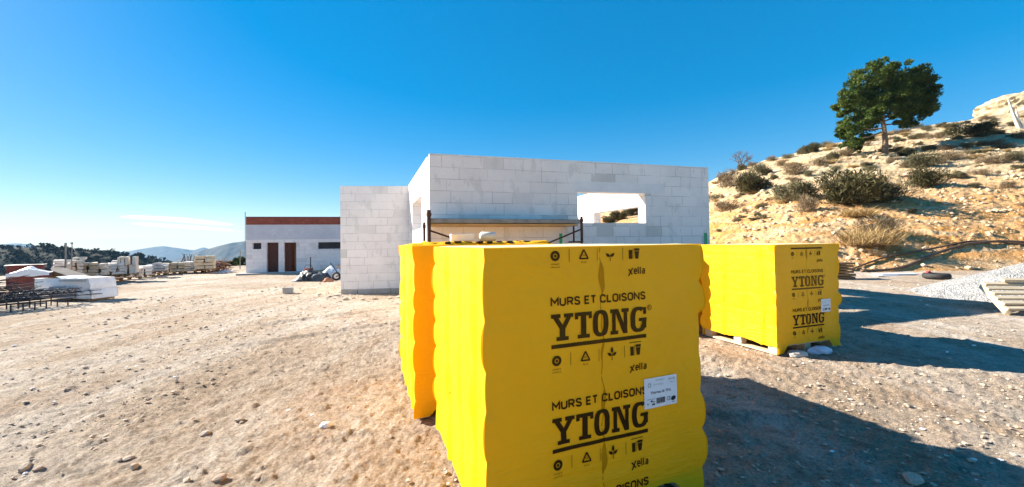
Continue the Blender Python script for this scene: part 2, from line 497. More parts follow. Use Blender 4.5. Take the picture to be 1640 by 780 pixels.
# ------------------------------------------------------------------ ground, hillside, far hills
def build_ground():
    th = np.concatenate([np.radians(np.arange(-180, -60, 5)), np.radians(np.arange(-60, 60, 0.16)), np.radians(np.arange(60, 180.1, 5))])
    r1 = 0.5 * 1.0085 ** np.arange(0, 540)                 # to about 48 m
    r2 = np.geomspace(r1[-1] * 1.03, 4900, 70)
    r = np.concatenate([[0.02], r1, r2])
    TH, RR = np.meshgrid(th, r)
    X = RR * np.sin(TH); Y = RR * np.cos(TH)
    Z = ground_z(X, Y)
    near = smooth(60, 25, RR)
    Z = Z + near * (0.022 * fbm(X * 0.45, Y * 0.45, 3, 3) + 0.016 * fbm(X * 2.3, Y * 2.3, 3, 13))
    clod = fbm(X * 8, Y * 8, 4, 23, 0.62)
    Z = Z + near * (0.038 * np.clip(clod - 0.08, 0, 1) ** 1.2 + 0.016 * fbm(X * 17, Y * 17, 3, 33) * smooth(16, 4, RR))
    # wheel ruts of the lorries, running from the yard towards the far building
    for (x0, y0, ang, wob) in ((-2.2, 6.0, -52, 0.25), (-5.2, 6.0, -56, 0.3), (3.4, 3.6, 70, 0.12)):
        ca_, sa_ = math.cos(R(90 + ang)), math.sin(R(90 + ang))
        along = (X - x0) * -math.sin(R(ang)) + (Y - y0) * math.cos(R(ang)); across = (X - x0) * math.cos(R(ang)) + (Y - y0) * math.sin(R(ang)) + wob * np.sin(along * 0.35)
        brk_ = smooth(-0.25, 0.25, fbm(along * 0.5, across * 0.3, 2, 45))
        for off in (-0.85, 0.85):
            q = across - off
            lug = 0.5 + 0.5 * np.sin(along * 34 + np.abs(q) * 30)
            Z = Z - near * brk_ * (0.020 * np.exp(-(q / 0.16) ** 4) + 0.012 * lug * np.exp(-(q / 0.15) ** 4) - 0.018 * np.exp(-((np.abs(q) - 0.22) / 0.06) ** 2))
    Z = Z - 0.012 - 0.5 * smooth(300, 4000, RR)
    return link('ground', grid_mesh('ground', X, Y, Z, M_ground))
tag(build_ground(), kind='structure')

def build_hill():
    u = np.tan(np.concatenate([np.radians(np.arange(-28, 20, 1.0)), np.radians(np.arange(20, 62, 0.085)), np.radians(np.arange(62, 72, 0.8))]))
    y = np.concatenate([np.arange(13.5, 26, 0.075), 26 * 1.0062 ** np.arange(0, 170), np.geomspace(76, 190, 25)])
    U, Y = np.meshgrid(u, y)
    X = U * Y
    return link('hillside', grid_mesh('hillside', X, Y, hill_z(X, Y), M_hill, True))
tag(build_hill(), kind='structure')

def far_mat(name, c1, c2, sc):
    m, n, l, b = newmat(name, 0.95, 0.05)
    v = coords(n, l)
    l.new(ramp(n, l, noise(n, l, v, sc, 6, 0.65), [(0.35, c1), (0.65, c2)]), b.inputs['Base Color'])
    return m

def ridge(name, pts, Y, depth, base, mat, seed, n=140, rough=0.05):
    us = np.linspace(pts[0][0], pts[-1][0], n)
    vs = np.interp(us, [p[0] for p in pts], [p[1] for p in pts])
    tops = [at(u, v, Y) for u, v in zip(us, vs)]
    k = np.linspace(-1, 1, 41)
    X = np.zeros((41, n)); YY = X.copy(); Z = X.copy()
    for j, p in enumerate(tops):
        yy = Y + k * depth
        X[:, j] = p.x * yy / Y * (1 - 0.0 * k); YY[:, j] = yy
        prof = np.where(k < 0, 1 - np.abs(k) ** 1.25, 1 - k ** 2)
        Z[:, j] = base + (p.z - base) * prof
    H = (np.max(Z) - base)
    env = np.clip(1 - np.abs(k), 0, 1)[:, None] ** 0.8 * (np.abs(k)[:, None] > 0.02)
    s = 5.0 / depth
    Z = Z - env * H * rough * 5 * np.abs(fbm(X * s, YY * s * 0.6, 4, seed))
    o = link(name, grid_mesh(name, X, YY, Z, mat))
    return tag(o, kind='structure')

M_mtn = far_mat('far_scrub', (0.045, 0.050, 0.045), (0.11, 0.105, 0.09), 0.006)
M_mtn2 = far_mat('mid_scrub', (0.030, 0.036, 0.028), (0.09, 0.082, 0.066), 0.008)
M_wood_floor = far_mat('shady_scrub', (0.012, 0.017, 0.012), (0.035, 0.038, 0.024), 0.06)
ridge('mountain', [(60, 409), (150, 406), (200, 403), (225, 399), (245, 395.5), (262, 394), (275, 396), (290, 398), (310, 401), (320, 397.5), (326, 396), (336, 399), (360, 405), (420, 404), (520, 400), (640, 402), (760, 404)], 4200, 500, -150, M_mtn, 3)
ridge('mountain', [(270, 418), (300, 410), (320, 402), (335, 398.5), (350, 394), (362, 391), (370, 389), (394, 386), (430, 383), (480, 388), (540, 398), (640, 402), (780, 408)], 2500, 420, -150, M_mtn2, 5)
ridge('mountain', [(-420, 405), (-300, 398), (-200, 395), (-100, 397), (-40, 394), (0, 391.5), (25, 389.5), (42, 390.5), (65, 394), (100, 400), (160, 405), (230, 409)], 4500, 330, -150, M_mtn, 8)

WH = [(-700, 380), (-420, 388), (-200, 393), (-60, 396), (0, 397), (40, 396.5), (80, 396), (120, 401), (160, 405), (190, 408), (225, 411), (250, 416), (275, 425), (300, 434)]
ridge('wooded_hill', WH, 300, 95, -75, M_wood_floor, 12, rough=0.02)

# trees of the wooded hill: too many and too far to count
def wood_trees():
    us = [p[0] for p in WH]; vs = [p[1] for p in WH]
    quads = []
    for k in range(2600):
        u = random.uniform(-420, 292)
        t = random.uniform(-0.92, 0.25)
        Yc = 300; yy = Yc + t * 95
        top = at(u, np.interp(u, us, vs), Yc)
        prof = 1 - abs(t) ** 1.25 if t < 0 else 1 - t * t
        z = -75 + (top.z + 75) * prof
        x = top.x * yy / Yc
        R0 = random.uniform(0.9, 2.0) * (1.5 if random.random() < 0.06 else 1)
        n = 26
        d = rng.normal(size=(n, 3)); d /= np.linalg.norm(d, axis=1)[:, None]
        c = np.array([x, yy, z + R0 * 0.7]) + d * R0 * np.array([1, 1, 0.9]) * rng.uniform(0.55, 1, (n, 1))
        a = rng.normal(size=(n, 3)); b = rng.normal(size=(n, 3))
        a *= (0.36 * R0 / np.linalg.norm(a, axis=1))[:, None]; b *= (0.36 * R0 / np.linalg.norm(b, axis=1))[:, None]
        quads.append(np.stack([c - a, c - b, c + a, c + b], 1))
    m, n, l, b = newmat('woodland_foliage', 0.9, 0.05)
    v = coords(n, l)
    l.new(ramp(n, l, noise(n, l, v, 0.12, 4), [(0.35, (0.010, 0.017, 0.011)), (0.65, (0.028, 0.036, 0.018))]), b.inputs['Base Color'])
    o = link('woodland', quads_mesh('woodland', np.concatenate(quads), m))
    tag(o, 'dark evergreen woodland covering the far hill', 'woodland', kind='stuff')
wood_trees()

# ------------------------------------------------------------------ haze over the far country
def haze():
    m = bpy.data.materials.new('thin_air'); m.use_nodes = True
    n, l = m.node_tree.nodes, m.node_tree.links
    n.remove(n['Principled BSDF'])
    pv = n.new('ShaderNodeVolumePrincipled')
    pv.inputs['Color'].default_value = (0.36, 0.66, 1.0, 1)
    pv.inputs['Density'].default_value = 0.8e-4
    pv.inputs['Anisotropy'].default_value = 0.0
    l.new(pv.outputs[0], n['Material Output'].inputs['Volume'])
    b = MB(); b.box((0, 0, -28), (10400, 10400, 260))
    o = b.build('haze', m)
    tag(o, 'thin blue haze over the far valley', 'haze', kind='stuff')
haze()

# ------------------------------------------------------------------ clouds
def clouds():
    m, n, l, b = newmat('cloud_wisp', 1.0, 0.0)
    b.inputs['Base Color'].default_value = (0.9, 0.9, 0.92, 1)
    v = coords(n, l, 'Object', (0.0012, 0.0005, 0.006))
    uvx = n.new('ShaderNodeTexCoord'); sp = n.new('ShaderNodeSeparateXYZ'); l.new(uvx.outputs['UV'], sp.inputs[0])
    a = ramp(n, l, noise(n, l, v, 2.0, 6, 0.6, 0.4), [(0.30, 0.15), (0.60, 1.0)])
    e = ramp(n, l, sp.outputs['Y'], [(0.0, 0.0), (0.5, 1.0), (1.0, 0.0)])
    e2 = ramp(n, l, sp.outputs['X'], [(0.0, 0.0), (0.15, 1.0), (0.7, 1.0), (1.0, 0.0)])
    al = mix(n, l, 1.0, mix(n, l, 1.0, a, e, 'MULTIPLY'), e2, 'MULTIPLY')
    tl = n.new('ShaderNodeBsdfTranslucent'); tl.inputs['Color'].default_value = (0.95, 0.95, 0.95, 1)
    df = n.new('ShaderNodeBsdfDiffuse'); df.inputs['Color'].default_value = (0.95, 0.95, 0.95, 1)
    ad = n.new('ShaderNodeAddShader'); l.new(tl.outputs[0], ad.inputs[0]); l.new(df.outputs[0], ad.inputs[1])
    tp = n.new('ShaderNodeBsdfTransparent'); ms = n.new('ShaderNodeMixShader'); l.new(al, ms.inputs[0]); l.new(tp.outputs[0], ms.inputs[1]); l.new(ad.outputs[0], ms.inputs[2])
    l.new(ms.outputs[0], n['Material Output'].inputs[0])
    for nm, pts, w in (('long thin white cloud streak, the upper one above far mountains', [(187, 347), (230, 348.5), (290, 352), (340, 357), (382, 361)], 8),
                       ('shorter thin white cloud streak just below the other streak', [(205, 357.5), (260, 361), (320, 365), (360, 368), (394, 372)], 7)):
        bb = MB()
        N, K = 40, 9
        us = np.linspace(pts[0][0], pts[-1][0], N)
        vs = np.interp(us, [p[0] for p in pts], [p[1] for p in pts])
        for side in (-1, 1):
            P = np.zeros((N, K, 3)); UV = np.zeros((N, K, 2))
            for i in range(N):
                ww = w * (0.35 + 0.65 * math.sin(math.pi * (i + 1) / (N + 1)) ** 0.6)
                for k in range(K):
                    f = k / (K - 1) - 0.5
                    p = at(us[i], vs[i] + f * ww, 8000)
                    p.y += side * 160 * (0.25 - f * f) * 4 * math.sin(math.pi * i / (N - 1))
                    P[i, k] = p; UV[i, k] = (i / (N - 1), k / (K - 1))
            bb.grid(P, 0, UV)
        o = bb.build('cloud', m, smooth_=True)
        tag(o, nm, 'cloud', 'thin clouds over the mountains')
clouds()

# ------------------------------------------------------------------ walls with openings
def wall_mesh(P, Q, z0, z1, th, openings=(), uoff=0.0):
    """wall standing on the line P-Q, thickness th to the left of the direction P->Q; openings: (s0,s1,h0,h1) from z0"""
    P = Vector((P[0], P[1])); Q = Vector((Q[0], Q[1]))
    d = (Q - P); L = d.length; d.normalize(); nrm = Vector((-d.y, d.x))
    ss = sorted({0.0, L, *[o[0] for o in openings], *[o[1] for o in openings]})
    zs = sorted({z0, z1, *[o[2] for o in openings], *[o[3] for o in openings]})
    b = MB()
    def pt(s, z, off): 
        q = P + d * s + nrm * off
        return (q.x, q.y, z)
    def open_(i, j):
        if i < 0 or j < 0 or i >= len(ss) - 1 or j >= len(zs) - 1: return True
        sm = (ss[i] + ss[i + 1]) / 2; zm = (zs[j] + zs[j + 1]) / 2
        return any(o[0] < sm < o[1] and o[2] < zm < o[3] for o in openings)
    for i in range(len(ss) - 1):
        for j in range(len(zs) - 1):
            if open_(i, j): continue
            s0, s1, a, c = ss[i], ss[i + 1], zs[j], zs[j + 1]
            uv = [(s0 + uoff, a - z0), (s1 + uoff, a - z0), (s1 + uoff, c - z0), (s0 + uoff, c - z0)]
            b.poly([pt(s0, a, 0), pt(s1, a, 0), pt(s1, c, 0), pt(s0, c, 0)], uv)
            b.poly([pt(s1, a, th), pt(s0, a, th), pt(s0, c, th), pt(s1, c, th)], [uv[1], uv[0], uv[3], uv[2]])
            tv = [(0.1, a - z0), (0.1 + th, a - z0), (0.1 + th, c - z0), (0.1, c - z0)]
            if open_(i - 1, j): b.poly([pt(s0, a, th), pt(s0, a, 0), pt(s0, c, 0), pt(s0, c, th)], tv)
            if open_(i + 1, j): b.poly([pt(s1, a, 0), pt(s1, a, th), pt(s1, c, th), pt(s1, c, 0)], tv)
            hv = [(s0, 0.05), (s1, 0.05), (s1, 0.2), (s0, 0.2)]
            if open_(i, j + 1): b.poly([pt(s0, c, 0), pt(s1, c, 0), pt(s1, c, th), pt(s0, c, th)], hv)
            if open_(i, j - 1): b.poly([pt(s0, a, th), pt(s1, a, th), pt(s1, a, 0), pt(s0, a, 0)], hv)
    return b

def on_line(P, Q, u, v):
    """distance along the wall line P-Q and height where the ray of a pixel meets that upright plane"""
    d = _ray(u, v); P = Vector((P[0], P[1], 0)); Q = Vector((Q[0], Q[1], 0))
    D = (Q - P).normalized(); N = Vector((D.y, -D.x, 0))
    o = Vector((0, 0, EYE)); t = (P - o).dot(N) / d.dot(N)
    p = o + d * t
    return (p - P).dot(D), p.z

# ------------------------------------------------------------------ the unfinished block house
A = Vector((-1.70, 7.98)); B_ = Vector((5.13, 9.97))
C_ = Vector((-3.28, 12.25)); AL = Vector((-5.36, 12.02))
ZT, Z0 = 3.39, 0.12
ddep = Vector((-0.326, 0.945))
E_ = B_ + ddep * 7.6
G_ = C_ + (B_ - A) * 1.0
house = thing('block_house', 'roofless white house of aerated concrete blocks with large openings', 'house', (A.x, A.y, 0))
hl = (-A.x, -A.y, 0)

s0, zt = on_line(A, B_, 924.8, 307); s1, _ = on_line(A, B_, 1033.6, 320)
_, zb = on_line(A, B_, 960, 357)
MBf = wall_mesh(A, B_, Z0, ZT, 0.30, [(s0, s1, zb, zt)])
MBf.build('block_wall', M_block, house, loc=hl)
wf0, wzt = on_line(A, C_, 674.8, 312.5); wf1, _ = on_line(A, C_, 660, 330)
_, wzb = on_line(A, C_, 674.8, 365)
LWs = wall_mesh(C_, A + (C_ - A).normalized() * 0.32, Z0, ZT - 0.002, 0.30, [((C_ - A).length - wf1, (C_ - A).length - wf0, wzb, wzt)], 0.31)
# butt the side wall against the front wall
LWs.build('block_wall', M_block, house, loc=hl)
# annex
wall_mesh(AL, C_ + Vector((0.09, 0.012)), Z0, ZT - 0.03, 0.30, [], 0.17).build('block_wall', M_block, house, loc=hl)
wall_mesh(AL + Vector((-0.9, 4.6)), AL + Vector((-0.003, 0.304)), Z0, ZT - 0.032, 0.30, [], 0.4).build('block_wall', M_block, house, loc=hl)
# right-hand side wall with a wide opening, seen through the window
LR = (E_ - B_).length
ow0, oz = on_line(B_, E_, 1021, 331)
ow1, oz1 = on_line(B_, E_, 962, 343)
wall_mesh(B_ + ddep * 0.304, E_, Z0, ZT - 0.004, 0.30, [(0.9, ow1 - 0.3, 1.0, (oz + oz1) / 2)], 0.22).build('block_wall', M_block, house, loc=hl)
wall_mesh(E_ + Vector((-0.3, -0.1)), E_ + Vector((-4.2, -1.2)), Z0, ZT - 0.008, 0.30, [], 0.5).build('block_wall', M_block, house, loc=hl)
# smooth lintel over the window, a little proud
lb = MB()
dAB = (B_ - A).normalized(); nAB = Vector((dAB.y, -dAB.x))
def strip(sa, sb, za, zc, off=0.004, th=0.02):
    b = MB(); p = A + dAB * sa + nAB * off; q = A + dAB * sb + nAB * off
    ip = p - nAB * th; iq = q - nAB * th
    v = [(p.x, p.y, za), (q.x, q.y, za), (q.x, q.y, zc), (p.x, p.y, zc), (ip.x, ip.y, za), (iq.x, iq.y, za), (iq.x, iq.y, zc), (ip.x, ip.y, zc)]
    b.add(v, [(0, 1, 2, 3), (5, 4, 7, 6), (4, 0, 3, 7), (1, 5, 6, 2), (3, 2, 6, 7), (4, 5, 1, 0)])
    return b
sl0, _ = on_line(A, B_, 921, 300); sl1, _ = on_line(A, B_, 1063, 300)
strip(sl0, sl1, zt + 0.001, zt + 0.245).build('lintel', M_lintel, house, loc=hl)
for u, va, vb_ in ((898, 374, 398), (1130, 373, 400)):
    sa, za = on_line(A, B_, u - 2, vb_); sb, zc = on_line(A, B_, u + 2.2, va)
    strip(sa, sb, za, zc, 0.006, 0.004).build('tape_strip', M_green, house, loc=hl)
# plinth course of grey concrete blocks
def plinth(P, Q, joints=0.5):
    d = (Q - P); L = d.length; d.normalize(); n = Vector((d.y, -d.x)); b = MB(); s = 0
    ang = math.atan2(d.y, d.x)
    while s < L - 0.02:
        w = min(joints + random.uniform(-0.04, 0.04), L - s)
        c = P + d * (s + w / 2) - n * 0.14
        b.box((c.x, c.y, Z0 - 0.13), (w - 0.012, 0.29 + random.uniform(-0.01, 0.02), 0.255), Matrix.Rotation(ang, 3, 'Z'), j=0.006)
        s += w
    return b
plinth(AL, C_).build('plinth', M_plinth, house, loc=hl, bevel=0.008)
plinth(A, B_).build('plinth', M_plinth, house, loc=hl, bevel=0.008)
plinth(C_, A).build('plinth', M_plinth, house, loc=hl, bevel=0.008)

# ------------------------------------------------------------------ low outbuilding far behind
FL = at(394, 440, 24.7); FB_ANG = R(13)
fdir = Vector((math.cos(FB_ANG), math.sin(FB_ANG)))
FP = Vector((FL.x, FL.y)); FQ = FP + fdir * 9.0
fz0 = FL.z
out = thing('outbuilding', 'low white block outbuilding with a red brick top course and two dark doorways', 'building', (FP.x, FP.y, fz0))
ol = (-FP.x, -FP.y, -fz0)
def fpos(u, v):
    s, z = on_line(FP, FQ, u, v); return s, z
_, zbeam = fpos(394, 384); _, zred = fpos(394, 360); _, ztop = fpos(394, 347)
def rect(u0, u1, v0, v1):
    a, z1 = fpos(u0, v0); b, z0_ = fpos(u1, v1); return (a, b, z0_, z1)
d1 = rect(427, 446, 388.5, 437); d2 = rect(454.5, 474.5, 388.5, 437)
w1 = rect(404.5, 418.5, 389, 399); w2 = rect(509, 562, 388, 398)
d1 = (d1[0], d1[1], fz0 + 0.12, d1[3]); d2 = (d2[0], d2[1], fz0 + 0.12, d2[3])
wall_mesh(FP, FQ, fz0, zbeam, 0.25, [d1, d2, w1, w2]).build('block_wall', M_block_far, out, loc=ol)
back = Vector((-fdir.y, fdir.x)) * 5.0
wall_mesh(FP + back, FP + back * 0.052, fz0, zbeam, 0.25).build('block_wall', M_block_far, out, loc=ol)
wall_mesh(FP + back * 0.4 + fdir * 0.3, FP + back * 0.4 + fdir * 8.5, fz0, zbeam - 0.01, 0.2).build('inner_wall', simple('red_hollow_brick', (0.16, 0.055, 0.035), (0.24, 0.09, 0.055), 3, 0.9, 0.2), out, loc=ol)
def band(za, zc, off, th, mat, name, L=9.0):
    b = MB(); ang = FB_ANG
    c = FP + fdir * (L / 2) + Vector((-fdir.y, fdir.x)) * (th / 2 - off)
    b.box((c.x, c.y, (za + zc) / 2), (L, th, zc - za), Matrix.Rotation(ang, 3, 'Z'))
    return b.build(name, mat, out, loc=ol)
bm_ = mat_blocks('ring_beam_render', (0.83, 0.81, 0.87), 1.4, 0.9, 0.9)
band(zbeam + 0.002, zred, 0.006, 0.25, M_beam, 'ring_beam')
mrb, n_, l_, b_ = newmat('red_brick_course', 0.9, 0.1)
vv = coords(n_, l_)
brk = n_.new('ShaderNodeTexBrick'); mpb = n_.new('ShaderNodeMapping'); tcb = n_.new('ShaderNodeTexCoord'); l_.new(tcb.outputs['Object'], mpb.inputs[0]); mpb.inputs['Rotation'].default_value = (math.pi / 2, 0, 0); l_.new(mpb.outputs[0], brk.inputs['Vector'])
brk.inputs['Color1'].default_value = (0.36, 0.10, 0.065, 1); brk.inputs['Color2'].default_value = (0.28, 0.075, 0.05, 1); brk.inputs['Mortar'].default_value = (0.22, 0.07, 0.05, 1)
brk.inputs['Scale'].default_value = 1.6
cc = mix(n_, l_, 0.8, brk.outputs['Color'], ramp(n_, l_, noise(n_, l_, vv, 3, 6, 0.65), [(0.3, 0.7), (0.7, 1.25)]), 'MULTIPLY')
l_.new(cc, b_.inputs['Base Color'])
band(zred + 0.002, ztop - 0.06, 0.02, 0.27, mrb, 'brick_course')
band(ztop - 0.058, ztop, 0.012, 0.26, simple('dark_red_edge', (0.16, 0.055, 0.04), (0.22, 0.085, 0.06), 4), 'coping')
# roof slab behind the parapet and the step in front
b = MB(); c = FP + fdir * 4.5 + back * 0.53
b.box((c.x, c.y, zred + 0.05), (9.0, 4.7, 0.2), Matrix.Rotation(FB_ANG, 3, 'Z')); b.build('roof_slab', M_plinth, out, loc=ol)
b = MB(); c = FP + fdir * 4.3 - Vector((-fdir.y, fdir.x)) * 0.35
b.box((c.x, c.y, fz0 + 0.03), (9.2, 0.7, 0.17), Matrix.Rotation(FB_ANG, 3, 'Z')); b.build('step', M_plinth, out, loc=ol, bevel=0.01)
def panel(s, depth, w, za, zc, mat, name, th=0.04, parent=out):
    b = MB(); c = FP + fdir * s + Vector((-fdir.y, fdir.x)) * depth
    b.box((c.x, c.y, (za + zc) / 2), (w, th, zc - za), Matrix.Rotation(FB_ANG, 3, 'Z'))
    return b.build(name, mat, parent, loc=ol)
M_doorwood = simple('dark_red_brown_board', (0.060, 0.022, 0.016), (0.11, 0.042, 0.028), 4, 0.8, 0.2, stretch=(6, 6, 0.7))
panel((d1[0] + d1[1]) / 2, 0.2, d1[1] - d1[0] - 0.02, d1[2] + 0.01, d1[3] - 0.01, M_doorwood, 'door')
panel(d2[0] + (d2[1] - d2[0]) * 0.3, 0.2, (d2[1] - d2[0]) * 0.56, d2[2] + 0.01, d2[3] - 0.01, M_doorwood, 'door')
panel(d2[0] + (d2[1] - d2[0]) * 0.8, 0.8, (d2[1] - d2[0]) * 0.5, d2[2] + 0.01, d2[3] - 0.01, simple('dim_grey_board', (0.10, 0.085, 0.07), (0.15, 0.13, 0.11), 4), 'board')
M_shut = simple('brown_window_board', (0.10, 0.075, 0.055), (0.16, 0.125, 0.095), 5)
w = panel((w1[0] + w1[1]) / 2, 0.2, w1[1] - w1[0] - 0.02, w1[2] + 0.01, w1[3] - 0.01, M_dark, 'window')
panel(w1[0] + (w1[1] - w1[0]) * 0.3, 0.16, (w1[1] - w1[0]) * 0.45, w1[2] + 0.03, w1[3] - 0.03, M_shut, 'pane', 0.02, w)
w = panel((w2[0] + w2[1]) / 2, 0.2, w2[1] - w2[0] - 0.02, w2[2] + 0.01, w2[3] - 0.01, M_dark, 'window')
for k in range(4):
    panel(w2[0] + (w2[1] - w2[0]) * (0.13 + 0.25 * k), 0.16, (w2[1] - w2[0]) * 0.2, w2[2] + 0.05, w2[3] - 0.03, M_shut, 'pane', 0.02, w)
b = MB(); b.tube([(FP.x - 0.03, FP.y - 0.03, zbeam - 1.2), (FP.x - 0.03, FP.y - 0.03, ztop + 0.3)], 0.02, 6)
b.build('downpipe', M_steel, out, loc=ol)
M_smear = simple('pale_filler', (0.62, 0.60, 0.63), (0.72, 0.70, 0.72), 9, 0.9, 0.2)
# wisps of lighter filler on the beam
for k in range(14):
    b = MB()
    s = random.uniform(0.6, 8.5); h = random.uniform(0.15, 0.42); z = random.uniform(zbeam + 0.1, zred - 0.45); wd = random.uniform(0.04, 0.12)
    c = FP + fdir * s - Vector((-fdir.y, fdir.x)) * 0.010
    pts = []
    for a in range(9):
        t = 2 * math.pi * a / 9; q = c + fdir * (wd * math.cos(t) * random.uniform(0.6, 1.1) + 0.1 * math.sin(t)); pts.append((q.x, q.y, z + h / 2 + h / 2 * math.sin(t) * random.uniform(0.7, 1.1)))
    b.poly(pts)
    b.build('filler_smear', M_smear, out, loc=ol)

# ------------------------------------------------------------------ lettering
def text_geo(s, bold=0.0):
    cu = bpy.data.curves.new('lettering', 'FONT'); cu.body = s; cu.size = 1.0; cu.offset = bold; cu.resolution_u = 4
    o = bpy.data.objects.new('lettering', cu); COL.objects.link(o)
    dg = bpy.context.evaluated_depsgraph_get(); dg.update()
    me = bpy.data.meshes.new_from_object(o.evaluated_get(dg))
    V = np.array([v.co[:] for v in me.vertices]); Fs = [tuple(p.vertices) for p in me.polygons]
    bpy.data.objects.remove(o); bpy.data.curves.remove(cu); bpy.data.meshes.remove(me)
    V[:, 0] -= V[:, 0].min(); V[:, 1] -= V[:, 1].min()
    return V[:, :2] / V[:, :2].max(0), Fs

TXT = {}
def txt(s, bold=0.0):
    if (s, bold) not in TXT: TXT[(s, bold)] = text_geo(s, bold)
    return TXT[(s, bold)]

class Print2D:
    """flat marks in (s,t) coordinates of a pallet face, laid on its film afterwards"""
    def __init__(p): p.items = []
    def geo(p, V, Fs, mi=0): p.items.append((np.asarray(V, float), Fs, mi))
    def quad(p, a, b, c, d, mi=0, n=None):
        a, b, c, d = [np.array(q, float) for q in (a, b, c, d)]
        nu = n or max(1, int(np.linalg.norm(b - a) / 0.025)); nv = n or max(1, int(np.linalg.norm(d - a) / 0.025))
        V = []; Fs = []
        for j in range(nv + 1):
            for i in range(nu + 1):
                x, y = i / nu, j / nv
                V.append((a * (1 - x) + b * x) * (1 - y) + (d * (1 - x) + c * x) * y)
        for j in range(nv):
            for i in range(nu):
                k = j * (nu + 1) + i; Fs.append((k, k + 1, k + nu + 2, k + nu + 1))
        p.geo(V, Fs, mi)
    def bar(p, x0, y0, x1, y1, mi=0): p.quad((x0, y0), (x1, y0), (x1, y1), (x0, y1), mi)
    def ring(p, cx, cy, rx, ry, tx, ty, a0=0, a1=360, mi=0, n=36, pw=0.8):
        V = []; Fs = []
        for k in range(n + 1):
            t = R(a0 + (a1 - a0) * k / n); c, s = math.cos(t), math.sin(t)
            c = math.copysign(abs(c) ** pw, c); s = math.copysign(abs(s) ** pw, s)
            V += [(cx + rx * c, cy + ry * s), (cx + (rx - tx) * c, cy + (ry - ty) * s)]
        for k in range(n): Fs.append((2 * k, 2 * k + 2, 2 * k + 3, 2 * k + 1))
        p.geo(V, Fs, mi)
    def disc(p, cx, cy, rx, ry, mi=0, n=20, rot=0):
        c, s = math.cos(rot), math.sin(rot)
        V = [(cx + rx * math.cos(2 * math.pi * k / n) * c - ry * math.sin(2 * math.pi * k / n) * s, cy + rx * math.cos(2 * math.pi * k / n) * s + ry * math.sin(2 * math.pi * k / n) * c) for k in range(n)]
        p.geo(V, [tuple(range(n))], mi)
    def leaf(p, cx, cy, L, w, rot, mi=0):
        V = []; n = 8
        for k in range(n + 1):
            x = k / n; V.append((x * L, w * math.sin(math.pi * x ** 0.8)))
        for k in range(n - 1, 0, -1):
            x = k / n; V.append((x * L, -w * math.sin(math.pi * x ** 0.8)))
        c, s = math.cos(rot), math.sin(rot)
        p.geo([(cx + x * c - y * s, cy + x * s + y * c) for x, y in V], [tuple(range(len(V)))], mi)
    def text(p, s, x, y, w, h, mi=0, bold=0.0):
        V, Fs = txt(s, bold); p.geo(V * np.array([w, h]) + np.array([x, y]), Fs, mi)

STROKES = {                                     # condensed engineering capitals as thick strokes on a 0.62 x 1 body
    'M': (0.74, [[(0, 0), (0, 1), (0.37, 0.38), (0.74, 1), (0.74, 0)]]),
    'U': (0.58, [[(0, 1), (0, 0.26), (0.06, 0.09), (0.18, 0), (0.40, 0), (0.52, 0.09), (0.58, 0.26), (0.58, 1)]]),
    'R': (0.56, [[(0, 0), (0, 1), (0.34, 1), (0.48, 0.95), (0.55, 0.82), (0.55, 0.66), (0.48, 0.53), (0.34, 0.47), (0, 0.47)], [(0.30, 0.45), (0.57, 0)]]),
    'S': (0.55, [[(0.53, 0.80), (0.47, 0.93), (0.34, 1), (0.20, 1), (0.07, 0.93), (0.01, 0.80), (0.04, 0.65), (0.16, 0.55), (0.40, 0.46), (0.52, 0.36), (0.55, 0.22), (0.49, 0.07), (0.36, 0), (0.20, 0), (0.07, 0.07), (0.0, 0.20)]]),
    'E': (0.47, [[(0.47, 1), (0, 1), (0, 0), (0.47, 0)], [(0, 0.51), (0.42, 0.51)]]),
    'T': (0.54, [[(0, 1), (0.54, 1)], [(0.27, 1), (0.27, 0)]]),
    'C': (0.55, [[(0.55, 0.76), (0.49, 0.92), (0.37, 1), (0.20, 1), (0.06, 0.91), (0, 0.74), (0, 0.26), (0.06, 0.09), (0.20, 0), (0.37, 0), (0.49, 0.08), (0.55, 0.24)]]),
    'L': (0.45, [[(0, 1), (0, 0), (0.45, 0)]]),
    'O': (0.58, [[(0.29, 1), (0.18, 1), (0.06, 0.91), (0, 0.74), (0, 0.26), (0.06, 0.09), (0.18, 0), (0.40, 0), (0.52, 0.09), (0.58, 0.26), (0.58, 0.74), (0.52, 0.91), (0.40, 1), (0.29, 1)]]),
    'I': (0.0, [[(0, 0), (0, 1)]]),
    'N': (0.60, [[(0, 0), (0, 1), (0.60, 0), (0.60, 1)]]),
    ' ': (0.12, []),
    'e': (0.44, [[(0.0, 0.36), (0.44, 0.36), (0.44, 0.46), (0.36, 0.64), (0.22, 0.70), (0.07, 0.63), (0, 0.46), (0, 0.22), (0.07, 0.05), (0.22, 0), (0.40, 0.07)]]),
    'l': (0.10, [[(0, 1), (0, 0.08), (0.10, 0)]]),
    'a': (0.42, [[(0.05, 0.64), (0.22, 0.70), (0.36, 0.64), (0.41, 0.48), (0.41, 0)], [(0.41, 0.40), (0.16, 0.40), (0.02, 0.30), (0.02, 0.12), (0.12, 0), (0.26, 0), (0.41, 0.14)]]),
}
